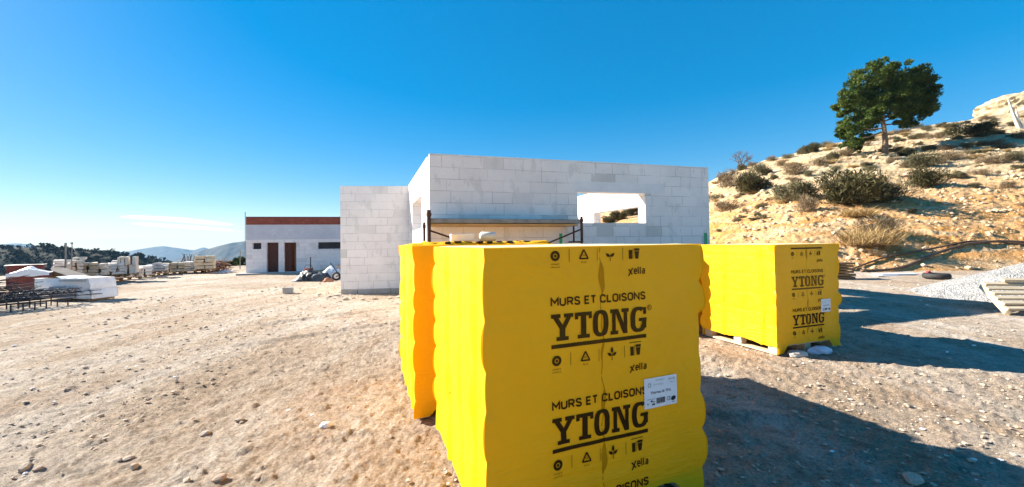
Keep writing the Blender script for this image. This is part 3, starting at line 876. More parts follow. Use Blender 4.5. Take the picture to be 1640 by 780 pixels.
def stroke_text(p, s, x, y, w, h, mi=0, wt=0.15, gap=0.24):
    adv = []; X0 = 0
    for ch in s:
        adv.append(X0); X0 += STROKES[ch][0] + gap
    tot = X0 - gap; sx = w / tot; hw = wt / 2
    for ch, ox in zip(s, adv):
        for line in STROKES[ch][1]:
            L = np.array(line) * np.array([1, 1 - wt]) + np.array([0, hw])
            L[:, 0] += ox
            L = L * np.array([sx, h])
            wd = hw * h
            n = len(L); V = []
            closed = np.allclose(L[0], L[-1])
            for k in range(n):
                a = L[k] - L[k - 1] if k > 0 else (L[0] - L[-2] if closed else L[1] - L[0])
                b = L[k + 1] - L[k] if k < n - 1 else (L[1] - L[0] if closed else L[-1] - L[-2])
                a = a / np.linalg.norm(a); b = b / np.linalg.norm(b)
                na = np.array([-a[1], a[0]]); nb = np.array([-b[1], b[0]])
                m = na + nb; m = m / max(np.linalg.norm(m), 1e-6); c = max(m.dot(na), 0.42)
                V += [L[k] + m * wd / c, L[k] - m * wd / c]
            V = np.array(V) + np.array([x, y])
            p.geo(V, [(2 * k, 2 * k + 1, 2 * k + 3, 2 * k + 2) for k in range(n - 1)], mi)

def big_word(p, x, y, w, h, mi=0):
    """the five slab-serif capitals of the wrapping"""
    def T(px, py): return (x + px * w, y + py * h)
    def bar(a, b, c, d): p.bar(*T(a, b), *T(c, d), mi)
    def quad(*q): p.quad(*[T(*k) for k in q], mi)
    sl = 0.145; st = 0.052
    # Y 0..0.215
    bar(0.0, 1 - sl, 0.092, 1); bar(0.125, 1 - sl, 0.217, 1)
    quad((0.020, 1 - sl), (0.072, 1 - sl), (0.132, 0.44), (0.082, 0.44)); quad((0.148, 1 - sl), (0.196, 1 - sl), (0.138, 0.44), (0.090, 0.44))
    bar(0.082, sl, 0.136, 0.46); bar(0.050, 0, 0.168, sl)
    # T .225...40
    bar(0.232, 1 - sl, 0.405, 1); bar(0.232, 0.74, 0.266, 1 - sl); bar(0.371, 0.74, 0.405, 1 - sl)
    bar(0.292, sl, 0.346, 1 - sl); bar(0.258, 0, 0.380, sl)
    # O
    p.ring(*T(0.497, 0.5), 0.083 * w, 0.515 * h, 0.052 * w, 0.145 * h, mi=mi, pw=0.72)
    # N
    bar(0.600, 1 - sl, 0.672, 1); bar(0.722, 1 - sl, 0.803, 1); bar(0.600, 0, 0.682, sl)
    bar(0.618, sl, 0.656, 1 - sl); bar(0.744, sl * 0, 0.784, 1 - sl)
    quad((0.640, 1.0), (0.684, 1.0), (0.784, 0.0), (0.736, 0.0))
    # G
    p.ring(*T(0.912, 0.5), 0.092 * w, 0.515 * h, 0.054 * w, 0.145 * h, 52, 330, mi=mi, pw=0.72)
    bar(0.916, 0.42, 1.005, 0.55); bar(0.952, 0.13, 1.002, 0.42); bar(0.966, 0.70, 1.0, 0.98)

def logo_row(p, x, y, w, mi=0, mf=1):
    """small symbols under the word; x..x+w, y is their middle"""
    r = 0.027
    # round emblem
    cx = x + 0.05 * w; p.ring(cx, y, r, r, r * 0.55, r * 0.55, mi=mi, pw=1); p.disc(cx, y, r * 0.28, r * 0.28, mi)
    p.text('smart', cx - 0.024, y - 0.047, 0.048, 0.009, mf); p.text('choice', cx - 0.026, y - 0.062, 0.052, 0.009, mf)
    p.bar(x + 0.185 * w, y - 0.032, x + 0.190 * w, y + 0.034, mf)
    # recycling triangle
    cx = x + 0.335 * w
    pts = [(cx - 0.033, y - 0.022), (cx + 0.033, y - 0.022), (cx, y + 0.038)]
    for k in range(3):
        a = np.array(pts[k]); b = np.array(pts[(k + 1) % 3]); d = (b - a) / np.linalg.norm(b - a); nn = np.array([-d[1], d[0]]) * 0.0085
        a2 = a + d * 0.010; b2 = b - d * 0.006
        p.quad(a2, b2, b2 + nn, a2 + nn, mi, 1)
    p.text('04', cx - 0.008, y - 0.006, 0.016, 0.011, mf); p.text('PE-LD', cx - 0.016, y - 0.042, 0.032, 0.009, mf)
    p.bar(x + 0.472 * w, y - 0.032, x + 0.476 * w, y + 0.034, mf)
    # sprig of three leaves
    cx = x + 0.61 * w
    p.bar(cx - 0.002, y - 0.036, cx + 0.002, y + 0.0, mi)
    p.leaf(cx, y + 0.002, 0.036, 0.0085, R(90), mi); p.leaf(cx + 0.003, y - 0.012, 0.032, 0.0085, R(35), mi); p.leaf(cx - 0.003, y - 0.012, 0.032, 0.0085, R(145), mi)
    p.bar(x + 0.745 * w, y - 0.032, x + 0.750 * w, y + 0.034, mf)
    # two waste bins
    cx = x + 0.865 * w
    p.bar(cx - 0.030, y - 0.028, cx - 0.008, y + 0.022, mi); p.bar(cx - 0.004, y - 0.026, cx - 0.001, y + 0.026, mi)
    p.quad((cx + 0.014, y - 0.028), (cx + 0.034, y - 0.028), (cx + 0.040, y + 0.014), (cx + 0.008, y + 0.014), mi); p.bar(cx + 0.006, y + 0.017, cx + 0.042, y + 0.030, mi)
    p.bar(cx - 0.036, y + 0.042, cx + 0.044, y + 0.046, mf)

def small_brand(p, x, y, mi=0):
    # stylised x with a long tail, then the rest of the word
    p.quad((x - 0.003, y - 0.008), (x + 0.006, y - 0.008), (x + 0.034, y + 0.036), (x + 0.025, y + 0.036), mi, 1)
    p.quad((x - 0.002, y + 0.030), (x + 0.008, y + 0.030), (x + 0.031, y), (x + 0.021, y), mi, 1)
    stroke_text(p, 'ella', x + 0.040, y, 0.072, 0.044, mi, 0.15, 0.26)

def print_repeat(base, x, lo, hi, mi=0):
    """one repeat of the printed wrapping; base = middle of the thick rule; yields (part name, marks)"""
    w = 0.60
    out = []
    q = Print2D(); stroke_text(q, 'MURS ET CLOISONS', x + 0.004, base + 0.205, w * 0.985, 0.046, mi, 0.20, 0.27); out.append(('slogan_lettering', q))
    q = Print2D(); big_word(q, x, base + 0.028, w, 0.137, mi)
    q.ring(x + w + 0.024, base + 0.158, 0.015, 0.015, 0.003, 0.003, mi=mi, pw=1); q.text('R', x + w + 0.018, base + 0.150, 0.012, 0.016, mi); out.append(('brand_lettering', q))
    q = Print2D(); q.bar(x, base - 0.010, x + w, base + 0.010, mi); out.append(('printed_rule', q))
    q = Print2D(); logo_row(q, x, base - 0.073, w, mi, 1)
    for k in range(5):                        # emblem, recycling sign, sprig, bins and the thin dividers between them
        cell = Print2D()
        for V, Fs, m in q.items:
            a = (V[:, 0].mean() - x) / w; thin = np.ptp(V[:, 0]) < 0.005 and np.ptp(V[:, 1]) > 0.05
            if (k == 4 and thin) or (k < 4 and not thin and int(np.searchsorted((0.19, 0.474, 0.747), a)) == k): cell.geo(V, Fs, m)
        out.append(('symbol_logo' if k < 4 else 'divider_stripe', cell))
    q = Print2D(); small_brand(q, x + 0.484, base - 0.188, mi); out.append(('maker_lettering', q))
    for name, q in out:
        p = Print2D()
        for V, Fs, m in q.items:
            keep = [f for f in Fs if all(lo <= V[i][1] <= hi for i in f)]
            if keep: p.geo(V, keep, m)
        if p.items: yield name, p

# ------------------------------------------------------------------ film-wrapped pallets of blocks
class Pallet:
    def __init__(s, W, D, H, seed, hem_front=0.105, foot=0.16):
        s.W, s.D, s.H, s.seed, s.hf, s.foot = W, D, H, seed, hem_front, foot
        s.sizes = [W, D, W, D]                # front, right, back, left
    def corner(s, t, c):
        h = 0.232
        ph = 0.37 * c + 0.11 * s.seed
        q = (t / h + ph) % 1.0
        t = t + 0.06 * fbm(t * 3.3 + c * 7, t * 0 + s.seed, 2, 55); q = (t / h + ph) % 1.0
        amp = 0.75 + 0.75 * vnoise(np.floor(t / h + ph) * 1.7 + c * 5, s.seed * 3.1, 4)
        return 0.036 * amp * np.clip(4 * q * (1 - q), 0, 1) ** 0.6 - 0.006
    def disp(s, face, x, t):
        L = s.sizes[face]
        d = 0.0055 * fbm(x * 2.6 + face * 9 + s.seed, t * 1.9, 3, 100 + s.seed) + 0.0022 * fbm(x * 9 + face, t * 5, 2, 140 + s.seed)
        # block courses showing through
        d = d - 0.0022 * np.exp(-(((t - 0.15) % 0.25 - 0.125) / 0.012) ** 2)
        if face in (1, 3):                    # upright folds of spare film
            for k, (c, a) in enumerate(((0.34, 0.028), (0.60, 0.012), (0.84, 0.024))):
                cc = c * L + 0.02 * np.sin(t * 4 + k + s.seed)
                d = d + a * np.exp(-((x - cc) / 0.012) ** 2) - 0.5 * a * np.exp(-((x - cc - 0.03) / 0.02) ** 2)
        if face == 0:
            # slack diagonal creases of the film
            for (cx_, cz_, an, ln, a) in ((0.16, 0.92, 1.15, 0.30, 0.004), (0.20, 0.45, -0.9, 0.34, 0.005), (1.20, 1.10, 1.35, 0.4, 0.004), (1.16, 0.40, 0.85, 0.28, 0.005), (0.62, 0.22, 0.12, 0.5, 0.004), (0.30, 0.24, -0.10, 0.35, 0.004), (1.05, 0.27, 0.2, 0.3, 0.004), (0.12, 1.33, 0.7, 0.2, 0.004)):
                uu = (x - cx_) * math.cos(an) + (t - cz_) * math.sin(an); vv_ = -(x - cx_) * math.sin(an) + (t - cz_) * math.cos(an) + 0.02 * np.sin(uu * 14 + cx_ * 9)
                d = d + a * np.exp(-(vv_ / 0.011) ** 2) * np.exp(-(uu / ln) ** 4)
            cc = 0.49 * L + 0.006 * np.sin(t * 21) + 0.004 * np.sin(t * 47)
            d = d - 0.003 * np.exp(-((x - cc) / 0.012) ** 2)
            # a loose pull running down towards the right-hand corner
            dl = (x - 0.80 * L) - 0.10 * (t - 1.0)
            d = d + 0.004 * np.exp(-(dl / 0.010) ** 2) * smooth(0.4, 0.7, t) * smooth(1.35, 1.1, t)
        # the film swells out low down where the clear wrap is tight
        d = d - 0.006 * smooth(0.75, 0.3, t) 
        return d
    def pos(s, face, x, t, off=0.0):
        x = np.asarray(x, float); t = np.asarray(t, float)
        L = s.sizes[face]
        d = s.disp(face, x, t) + off
        e0 = s.corner(t, face); e1 = s.corner(t, (face + 1) % 4)
        g0 = np.exp(-(x / 0.035) ** 2); g1 = np.exp(-((L - x) / 0.035) ** 2)
        d = d * (1 - g0) * (1 - g1) + 0.6 * e0 * g0 + 0.6 * e1 * g1
        xx = x - e0 * np.exp(-(x / 0.025) ** 2) * 0.8 + e1 * np.exp(-((L - x) / 0.025) ** 2) * 0.8
        if face == 0: return np.stack([xx, -d, t], -1)
        if face == 1: return np.stack([s.W + d, xx, t], -1)
        if face == 2: return np.stack([s.W - xx, s.D + d, t], -1)
        return np.stack([-d, s.D - xx, t], -1)
    def hem(s, face, x):
        L = s.sizes[face]
        wob = 0.010 * fbm(x * 6, x * 0 + face + s.seed, 3, 7)
        if face in (0, 2):
            mid = smooth(s.foot - 0.05, s.foot + 0.06, x) * smooth(s.foot - 0.05, s.foot + 0.06, L - x)
            return 0.018 + (s.hf - 0.018) * mid + wob
        if s.seed in (3, 4):                  # film ends above the pallet runner
            return 0.105 + wob * 1.5 + 0.03 * np.exp(-((x - 0.55 * L) / 0.12) ** 2)
        return 0.02 + wob
    def film(s, parent, name='film_wrap'):
        b = MB()
        nt = 74
        for face in range(4):
            L = s.sizes[face]
            e = 0.1 * (1 - np.cos(np.linspace(0, np.pi / 2, 7)))
            xs = np.concatenate([e, np.linspace(0.1, L - 0.1, 46)[1:-1], L - e[::-1]])
            T = np.linspace(0, 1, nt)
            XX, TT = np.meshgrid(xs, T)
            hm = s.hem(face, XX)
            b.grid(s.pos(face, XX, hm + (s.H - hm) * TT))
        return b.build(name, M_film, parent, smooth_=True, weld=True)
    def top(s, parent, mat, name='top_film', rise=0.0):
        n = 34
        x = np.linspace(-0.004, s.W + 0.004, n); y = np.linspace(-0.004, s.D + 0.004, n)
        X, Y = np.meshgrid(x, y)
        edge = np.minimum(np.minimum(X, s.W - X), np.minimum(Y, s.D - Y))
        Z = s.H - 0.004 + smooth(0, 0.06, edge) * (0.006 + 0.007 * fbm(X * 4, Y * 4, 3, 200 + s.seed) + rise * np.clip(fbm(X * 7, Y * 7, 3, 300 + s.seed), 0, 1))
        b = MB(); b.grid(np.stack([X, Y, Z], -1))
        # folded-over lip
        return b.build(name, mat, parent, smooth_=True)
    def base(s, parent):
        b = MB()
        W, D = s.W - 0.05, s.D - 0.05
        for k in range(3):
            x = 0.025 + 0.05 + k * (W - 0.1) / 2
            b.box((x, s.D / 2, 0.012), (0.10, D, 0.022))
            for y in (0.08, s.D / 2, s.D - 0.08):
                b.box((x, y, 0.060), (0.10, 0.12, 0.072))
        for k in range(3):
            y = (0.08, s.D / 2, s.D - 0.08)[k]
            b.box((s.W / 2, y, 0.108), (W, 0.11, 0.022))
        b.box((s.W / 2, s.D / 2, 0.132), (W, D, 0.02))
        # dark underside of the load
        return b.build('timber_pallet', M_wood, parent)
    def lay(s, parent, p, face, name, mats, off=0.003):
        b = MB(); k = 0
        for V, Fs, mi in p.items:
            k += 1
            P = s.pos(face, V[:, 0], V[:, 1], off + 0.00008 * (k % 12))
            b.add([tuple(q) for q in P], Fs, mi)
        return b.build(name, mats, parent)

def seam(p, L, H):
    c = lambda t: 0.49 * L + 0.006 * math.sin(t * 21) + 0.004 * math.sin(t * 47)
    ts = np.linspace(0.14, H - 0.01, 90)
    V = []; 
    for t in ts:
        wd = 0.0030
        for t0, l0, w0 in ((1.305, 0.085, 0.017), (0.92, 0.07, 0.006), (0.64, 0.07, 0.011), (0.335, 0.08, 0.016)):
            q = abs(t - t0) / l0
            if q < 1: wd = max(wd, w0 * math.cos(q * math.pi / 2) ** 0.7 + 0.002)
        V += [(c(t) - wd, t), (c(t) + wd, t)]
    p.geo(V, [(2 * k, 2 * k + 1, 2 * k + 3, 2 * k + 2) for k in range(len(ts) - 1)], 0)

def sticker(pal, root, face, s0, s1, t0, t1, full=True):
    p = Print2D(); p.quad((s0, t0), (s1, t0), (s1, t1), (s0, t1), 0)
    lab = pal.lay(root, p, face, 'product_label', [M_white], 0.005)
    w, h = s1 - s0, t1 - t0
    q = Print2D()
    X = lambda a: s0 + a * w
    Yy = lambda a: t0 + a * h
    q.text('Thermo 36 TFG', X(0.18), Yy(0.47), 0.62 * w, 0.085 * h, 0, 0.008)
    q.ring(X(0.15), Yy(0.77), 0.05 * w, 0.075 * h, 0.02 * w, 0.03 * h, mi=1, pw=1)
    q.text('30 x 62,5', X(0.27), Yy(0.74), 0.2 * w, 0.06 * h, 1); q.text('ETA 11', X(0.48), Yy(0.72), 0.1 * w, 0.07 * h, 1)
    q.text('Blocs de beton', X(0.36), Yy(0.89), 0.26 * w, 0.03 * h, 0); q.text('125 x 36', X(0.73), Yy(0.85), 0.2 * w, 0.06 * h, 0); q.text('48 / pal', X(0.78), Yy(0.74), 0.14 * w, 0.05 * h, 0)
    pal.lay(lab, q, face, 'label_lettering', [M_black, M_greyprint], 0.007)
    q = Print2D(); x = 0.36
    while x < 0.62:
        wd = random.choice((0.006, 0.012, 0.02)); q.bar(X(x), Yy(0.12), X(min(x + wd, 0.63)), Yy(0.31), 0); x += wd + random.choice((0.005, 0.009))
    pal.lay(lab, q, face, 'barcode_stripe', [M_black], 0.007)
    q = Print2D()
    q.text('CE', X(0.68), Yy(0.16), 0.11 * w, 0.13 * h, 0)
    q.disc(X(0.88), Yy(0.21), 0.075 * w, 0.075 * h, 0, rot=0.3); q.text('NF', X(0.845), Yy(0.06), 0.07 * w, 0.05 * h, 0)
    q.bar(X(0.07), Yy(0.30), X(0.31), Yy(0.31), 0); q.bar(X(0.18), Yy(0.21), X(0.24), Yy(0.26), 0); q.bar(X(0.26), Yy(0.19), X(0.30), Yy(0.22), 0); q.bar(X(0.08), Yy(0.13), X(0.11), Yy(0.18), 0); q.bar(X(0.22), Yy(0.10), X(0.31), Yy(0.15), 0)
    pal.lay(lab, q, face, 'logo', [M_black], 0.007)

def wrapped_pallet(loc, ang, W, D, H, seed, label, phases=(), px=0.35, lab=None, hf=0.105, topmat=None, foot=0.16, faded=(), rise=0.0):
    root = thing('wrapped_pallet', label, 'pallet', (loc[0], loc[1], 0), R(ang), 'yellow film wrapped pallets of blocks')
    P = Pallet(W, D, H, seed, hf, foot)
    P.base(root); P.film(root); P.top(root, topmat or M_topfilm, rise=rise)
    if phases:
        sp = Print2D(); seam(sp, W, H); P.lay(root, sp, 0, 'film_seam', [M_seam], 0.0015)
        for k, b_ in enumerate(phases):
            for nm, p in print_repeat(b_, px, hf + 0.009, H - 0.012, 1 if k in faded else 2 if k + 1 < len(phases) - 1 else 0):
                P.lay(root, p, 0, nm, [M_ink, M_inkfade, M_inkmid])
    if lab: sticker(P, root, 0, *lab)
    return root, P

PA = 21.0
ca, sa = math.cos(R(PA)), math.sin(R(PA))
N0 = Vector((-0.135, 1.85))
wrapped_pallet(N0, PA, 1.345, 1.36, 1.478, 1, 'yellow film wrapped pallet filling the foreground, with big printed lettering and a white label', (1.502, 0.964, 0.433, -0.074), 0.351, (0.927, 1.162, 0.552, 0.722))
p2 = Vector((-0.84, 3.30))
r2, P2 = wrapped_pallet(p2, PA, 1.33, 1.33, 1.488, 2, 'yellow wrapped pallet tucked directly behind the big printed one, mostly hidden by it', topmat=M_film, rise=0.05)
# crumpled printed film on its top
for k in range(9):
    tp = MB()
    x0 = 0.30 + 0.10 * k; y0 = 0.06 + 0.025 * (k % 3)
    tp.box((x0, y0, 1.506 + 0.004 * (k % 2)), (random.uniform(0.05, 0.085), 0.05, 0.022), Matrix.Rotation(random.uniform(-0.25, 0.25), 3, 'Z'), j=0.007)
    tp.build('printed_fold', M_ink, r2, bevel=0.004)
fo = MB()
n = 60
xs = np.linspace(0.02, 1.31, n)
for yy in (0.11, 0.30):
    Pp = np.zeros((n, 7, 3))
    for j, a in enumerate(np.linspace(0, math.pi, 7)):
        Pp[:, j, 0] = xs; Pp[:, j, 1] = yy + 0.05 * np.cos(a) + 0.01 * fbm(xs * 9, xs * 0 + j, 2, 3)
        Pp[:, j, 2] = 1.485 + (0.026 + 0.013 * fbm(xs * 7, xs * 0, 2, 8)) * math.sin(a)
    fo.grid(Pp)
fo.build('film_fold', M_film, r2, smooth_=True)

PR = 19.0
RN = Vector((3.385, 4.97))
dep = Vector((-math.sin(R(PR)), math.cos(R(PR)))); acr = Vector((math.cos(R(PR)), math.sin(R(PR))))
wrapped_pallet(RN, PR, 1.20, 1.20, 1.430, 3, 'smaller yellow printed pallet at the yard\'s right, with plastic scraps under its raised front', (1.373, 0.836, 0.331), 0.30, (0.84, 1.03, 0.50, 0.675), hf=0.115, faded=(1,))
p3 = RN + dep * 1.38 - acr * 0.42
wrapped_pallet(p3, PR, 1.20, 1.20, 1.40, 4, 'yellow wrapped pallet seen as a sliver between the two printed pallets')

# ------------------------------------------------------------------ scaffold in front of the facade
def scaffold():
    Ya, Yb = 7.25, 8.55
    pl = at(689, 352, Ya); pr = at(930, 352, Yb - 0.25); pb = at(961, 348, Yb + 0.35)
    zc = 1.93
    root = thing('scaffold', 'low rusty scaffold with a grey decked platform before the block facade', 'scaffold', (pl.x, pl.y, 0))
    o = (-pl.x, -pl.y, 0)
    P = Vector((pl.x, pl.y, zc)); Q = Vector((pr.x, pr.y, zc))
    d = (Q - P).normalized(); n = Vector((-d.y, d.x, 0))
    L = (Q - P).length; ang = math.atan2(d.y, d.x)
    b = MB(); c = P + d * (L / 2) + n * 0.35
    b.box((c.x, c.y, zc + 0.012), (L, 0.70, 0.085), Matrix.Rotation(ang, 3, 'Z')); b.build('platform_deck', M_steel, root, loc=o, bevel=0.006)
    b = MB(); c = P + d * (L / 2 - 0.02) + n * 0.35
    b.box((c.x, c.y, zc - 0.062), (L - 0.06, 0.66, 0.035), Matrix.Rotation(ang, 3, 'Z')); b.build('deck_board', M_ply, root, loc=o)
    tops = {0: 335, 1: 340, 2: 356, 3: 333}
    sp = [(P - d * 0.03 - n * 0.03, 2.14, 0.036), (Q + d * 0.02, 2.05, 0.030), (P - d * 0.03 + n * 0.75, 1.95, 0.026), (Q + d * 0.02 + n * 0.72, 2.15, 0.032)]
    for p_, top, r in sp:
        b = MB(); b.tube([(p_.x, p_.y, -0.02), (p_.x, p_.y, top)], r, 10); 
        b.tube([(p_.x, p_.y, top - 0.12), (p_.x, p_.y, top - 0.05)], r * 1.35, 10)
        b.build('post', M_rust, root, loc=o, smooth_=False)
    Rr = MB(); m_ = Q + d * 0.02 + n * 0.36
    Rr.tube([(Q.x, Q.y, 1.5), (m_.x + n.x * .36, m_.y + n.y * .36, 1.5)], 0.018, 8)
    Rr.tube([(m_.x, m_.y, 1.5), (m_.x, m_.y, zc - 0.05)], 0.02, 8)
    Rr.build('end_frame', M_rust, root, loc=o)
    b = MB(); e = P + d * 0.95
    b.tube([P + Vector((0, 0, -0.18)), (e.x, e.y, 1.42)], 0.017, 8); b.build('brace', M_rust, root, loc=o)
    b = MB(); e = Q - d * 0.95
    b.tube([Q + Vector((0, 0, -0.16)), (e.x, e.y, 1.42)], 0.017, 8); b.build('brace', M_rust, root, loc=o)
scaffold()

# offcut and roll lying on the second pallet
c = Vector((p2.x, p2.y, 0)) + Vector((ca * 0.55 - sa * 0.55, sa * 0.55 + ca * 0.55, 1.50))
b = MB(); b.box((0, 0, 0.06), (0.24, 0.16, 0.075), Matrix.Rotation(R(12), 3, 'Z'), j=0.006)
o = b.build('block_offcut', M_lintel, loc=c, bevel=0.006)
tag(o, 'short white block offcut lying on the tucked-in yellow pallet', 'block')
b = MB(); 
b.tube([(-0.02, 0, 0), (0, 0, 0), (0.14, 0.03, 0), (0.16, 0.035, 0)], [0.03, 0.055, 0.05, 0.02], 12)
o = b.build('paper_roll', simple('grubby_paper', (0.62, 0.56, 0.46), (0.75, 0.70, 0.6), 12, 0.85, 0.3), loc=c + Vector((0.20, 0.05, 0.068)), smooth_=True)
tag(o, 'grubby cream roll beside the block offcut on a yellow pallet', 'roll')

# ------------------------------------------------------------------ stones
def stone_mesh(name, seed, mat, flat=0.6, sub=2):
    bm = bmesh.new(); bmesh.ops.create_icosphere(bm, subdivisions=sub, radius=1)
    rr = random.Random(seed)
    planes = []
    for _ in range(9):
        a = Vector((rr.gauss(0, 1), rr.gauss(0, 1), rr.gauss(0, 1))).normalized(); planes.append((a, rr.uniform(0.55, 0.9)))
    for v in bm.verts:
        for a, d in planes:
            t = v.co.dot(a)
            if t > d: v.co -= a * (t - d)
        v.co.z *= flat
        v.co *= 1 + 0.06 * rr.uniform(-1, 1)
    me = bpy.data.meshes.new(name); bm.to_mesh(me); bm.free()
    me.materials.append(mat)
    return me
STONES = [stone_mesh('stone', k, (M_stone, M_stone, M_stonered)[k % 3], 0.35 + 0.1 * (k % 4)) for k in range(8)]

def ground_local(x, y):
    return float(ground_z(x, y))

big = [(205, 735, 26), (40, 750, 40), (62, 752, 24), (190, 738, 20), (75, 600, 10), (110, 598, 9), (215, 748, 30), (330, 695, 26), (385, 672, 24), (415, 765, 30), (352, 768, 36), (300, 770, 22), (440, 600, 8), (150, 560, 9), (290, 545, 8), (380, 560, 9), (470, 570, 7), (590, 520, 12), (610, 522, 8), (570, 610, 9), (560, 660, 8), (500, 705, 12), (625, 700, 16),
       (1450, 560, 8), (1400, 605, 9), (1465, 598, 10), (1410, 602, 8), (1490, 612, 13), (1515, 625, 16), (1475, 655, 14), (1520, 672, 14), (1215, 590, 9), (1300, 580, 8), (1490, 718, 16), (1230, 680, 9), (1330, 752, 12), (1280, 640, 7), (1605, 672, 8), (1350, 690, 9)]
for k, (u, v, wpx) in enumerate(big):
    p = on_ground(u, v); sc = 0.34 * wpx * p.y / F
    me = STONES[k % 8]
    o = link('stone', me, None, (p.x, p.y, p.z + sc * 0.12), random.uniform(0, 6))
    o.scale = (sc, sc * random.uniform(0.6, 0.9), sc * random.uniform(0.6, 1.0))
    tag(o, 'loose pale stone lying on the bare sandy yard', 'stone', 'loose stones on the yard')
p = on_ground(1462, 772); o = link('stone', stone_mesh('stone', 91, M_stone, 0.45), None, (p.x, p.y, p.z + 0.02), 0.6); o.scale = (0.075, 0.05, 0.05)
tag(o, 'pale angular stone in the shadow at the bottom right', 'stone')

def pebbles():
    """small stones and crumbs of earth: nobody could count them"""
    V = []; Fc = []; base = 0
    t0 = STONES
    shapes = []
    for k in range(6):
        me = stone_mesh('crumb', 300 + k, M_stone, 0.5, 1)
        shapes.append((np.array([v.co[:] for v in me.vertices]), np.array([p.vertices[:] for p in me.polygons])))
        bpy.data.meshes.remove(me)
    allv, allf, mi = [], [], []; off = 0
    n = 36000
    r = 1.2 + 17 * rng.random(n) ** 1.5; a = np.radians(rng.uniform(-56, 56, n))
    X, Y = r * np.sin(a), r * np.cos(a)
    keep = fbm(X * 0.8, Y * 0.8, 2, 77) > rng.uniform(-0.5, 0.4, n)
    X, Y, r = X[keep], Y[keep], r[keep]
    Zg = ground_z(X, Y) - 0.012 + 0.022 * fbm(X * .45, Y * .45, 3, 3) + 0.016 * fbm(X * 2.3, Y * 2.3, 3, 13) + 0.046 * np.clip(fbm(X * 8, Y * 8, 4, 23, 0.62) - 0.05, 0, 1) ** 1.2
    for k in range(len(X)):
        sv, sf = shapes[k % 6]
        sc = (0.0045 + 0.020 * random.random() ** 7) * (0.8 + 0.09 * r[k])
        t = random.uniform(0, 6.28); ct, st = math.cos(t), math.sin(t)
        q = sv * sc * np.array([1, random.uniform(0.6, 1), random.uniform(0.5, 1)])
        q = np.stack([q[:, 0] * ct - q[:, 1] * st, q[:, 0] * st + q[:, 1] * ct, q[:, 2]], 1)
        allv.append(q + np.array([X[k], Y[k], Zg[k] + sc * 0.3])); allf.append(sf + off); off += len(sv); mi += [2 if k % 17 == 0 else k % 3 // 2] * len(sf)
    me = bpy.data.meshes.new('pebbles'); me.from_pydata(np.concatenate(allv).tolist(), [], np.concatenate(allf).tolist())
    me.materials.append(M_stone); me.materials.append(M_stonered); me.materials.append(M_lintel)
    me.polygons.foreach_set('material_index', mi); me.update()
    o = link('pebbles', me); tag(o, 'small stones and earth crumbs strewn over the yard', 'pebbles', kind='stuff')
pebbles()

# rubble by the annex corner
for k, (u, v, wp) in enumerate([(540, 474, 16), (553, 480, 13), (527, 476, 11), (580, 480, 10), (600, 479, 12), (625, 478, 10), (566, 478, 8), (545, 468, 8), (640, 476, 14), (512, 472, 8), (590, 483, 7)]):
    p = on_ground(u, v); sc = 0.5 * wp * p.y / F
    o = link('rubble', STONES[(k * 3) % 8], None, (p.x, p.y, p.z + sc * 0.15), random.uniform(0, 6)); o.scale = (sc, sc * 0.8, sc * 0.7)
    tag(o, 'broken pale rubble at the foot of the annex wall', 'rubble', 'rubble beside the block annex')
p = on_ground(462, 470); b = MB(); b.box((0, 0, 0.085), (0.30, 0.2, 0.19), Matrix.Rotation(0.3, 3, 'Z'), j=0.02)
o = b.build('concrete_block', M_plinth, loc=p, bevel=0.012); tag(o, 'single grey concrete block standing alone on the open yard', 'block')

def crumple(name, mat, sx, sy, sz, seed, loc, rotz=0, sub=4, amp=0.35):
    bm = bmesh.new(); bmesh.ops.create_icosphere(bm, subdivisions=sub, radius=1)
    for v in bm.verts:
        c = v.co.normalized()
        d = 1 + amp * float(fbm(np.array([c.x * 2.1 + c.z * 1.3 + seed]), np.array([c.y * 2.1 - c.z * 0.9 + seed * 2]), 4, seed)[0])
        v.co = Vector((c.x * sx * d, c.y * sy * d, max(c.z, -0.35) * sz * d))
    for f in bm.faces: f.smooth = True
    me = bpy.data.meshes.new(name); bm.to_mesh(me); bm.free(); me.materials.append(mat)
    return link(name, me, None, loc, rotz)
M_plastic = simple('white_plastic', (0.78, 0.75, 0.74), (0.86, 0.83, 0.81), 8, 0.4, 0.4)
M_bluewhite = simple('bluish_plastic', (0.42, 0.50, 0.66), (0.62, 0.68, 0.76), 8, 0.35, 0.4)
p = on_ground(522, 684); tag(crumple('paper_scrap', M_plastic, 0.045, 0.03, 0.03, 3, p + Vector((0, 0, 0.012))), 'crumpled white paper scrap on the bare ground left of pallets', 'paper scrap')
p = on_ground(1282, 572); tag(crumple('sand_bag', simple('dusty_plastic', (0.40, 0.36, 0.32), (0.55, 0.5, 0.45), 8, 0.6, 0.4), 0.13, 0.08, 0.05, 5, p + Vector((0, 0.05, 0.02)), 0.3), 'dusty beige plastic scrap under the smaller printed pallet', 'plastic scrap')
p = on_ground(1316, 566); tag(crumple('plastic_bag', M_bluewhite, 0.16, 0.08, 0.065, 6, p + Vector((0, 0.03, 0.02)), 0.2), 'bluish white plastic bag under the smaller printed pallet', 'plastic bag')

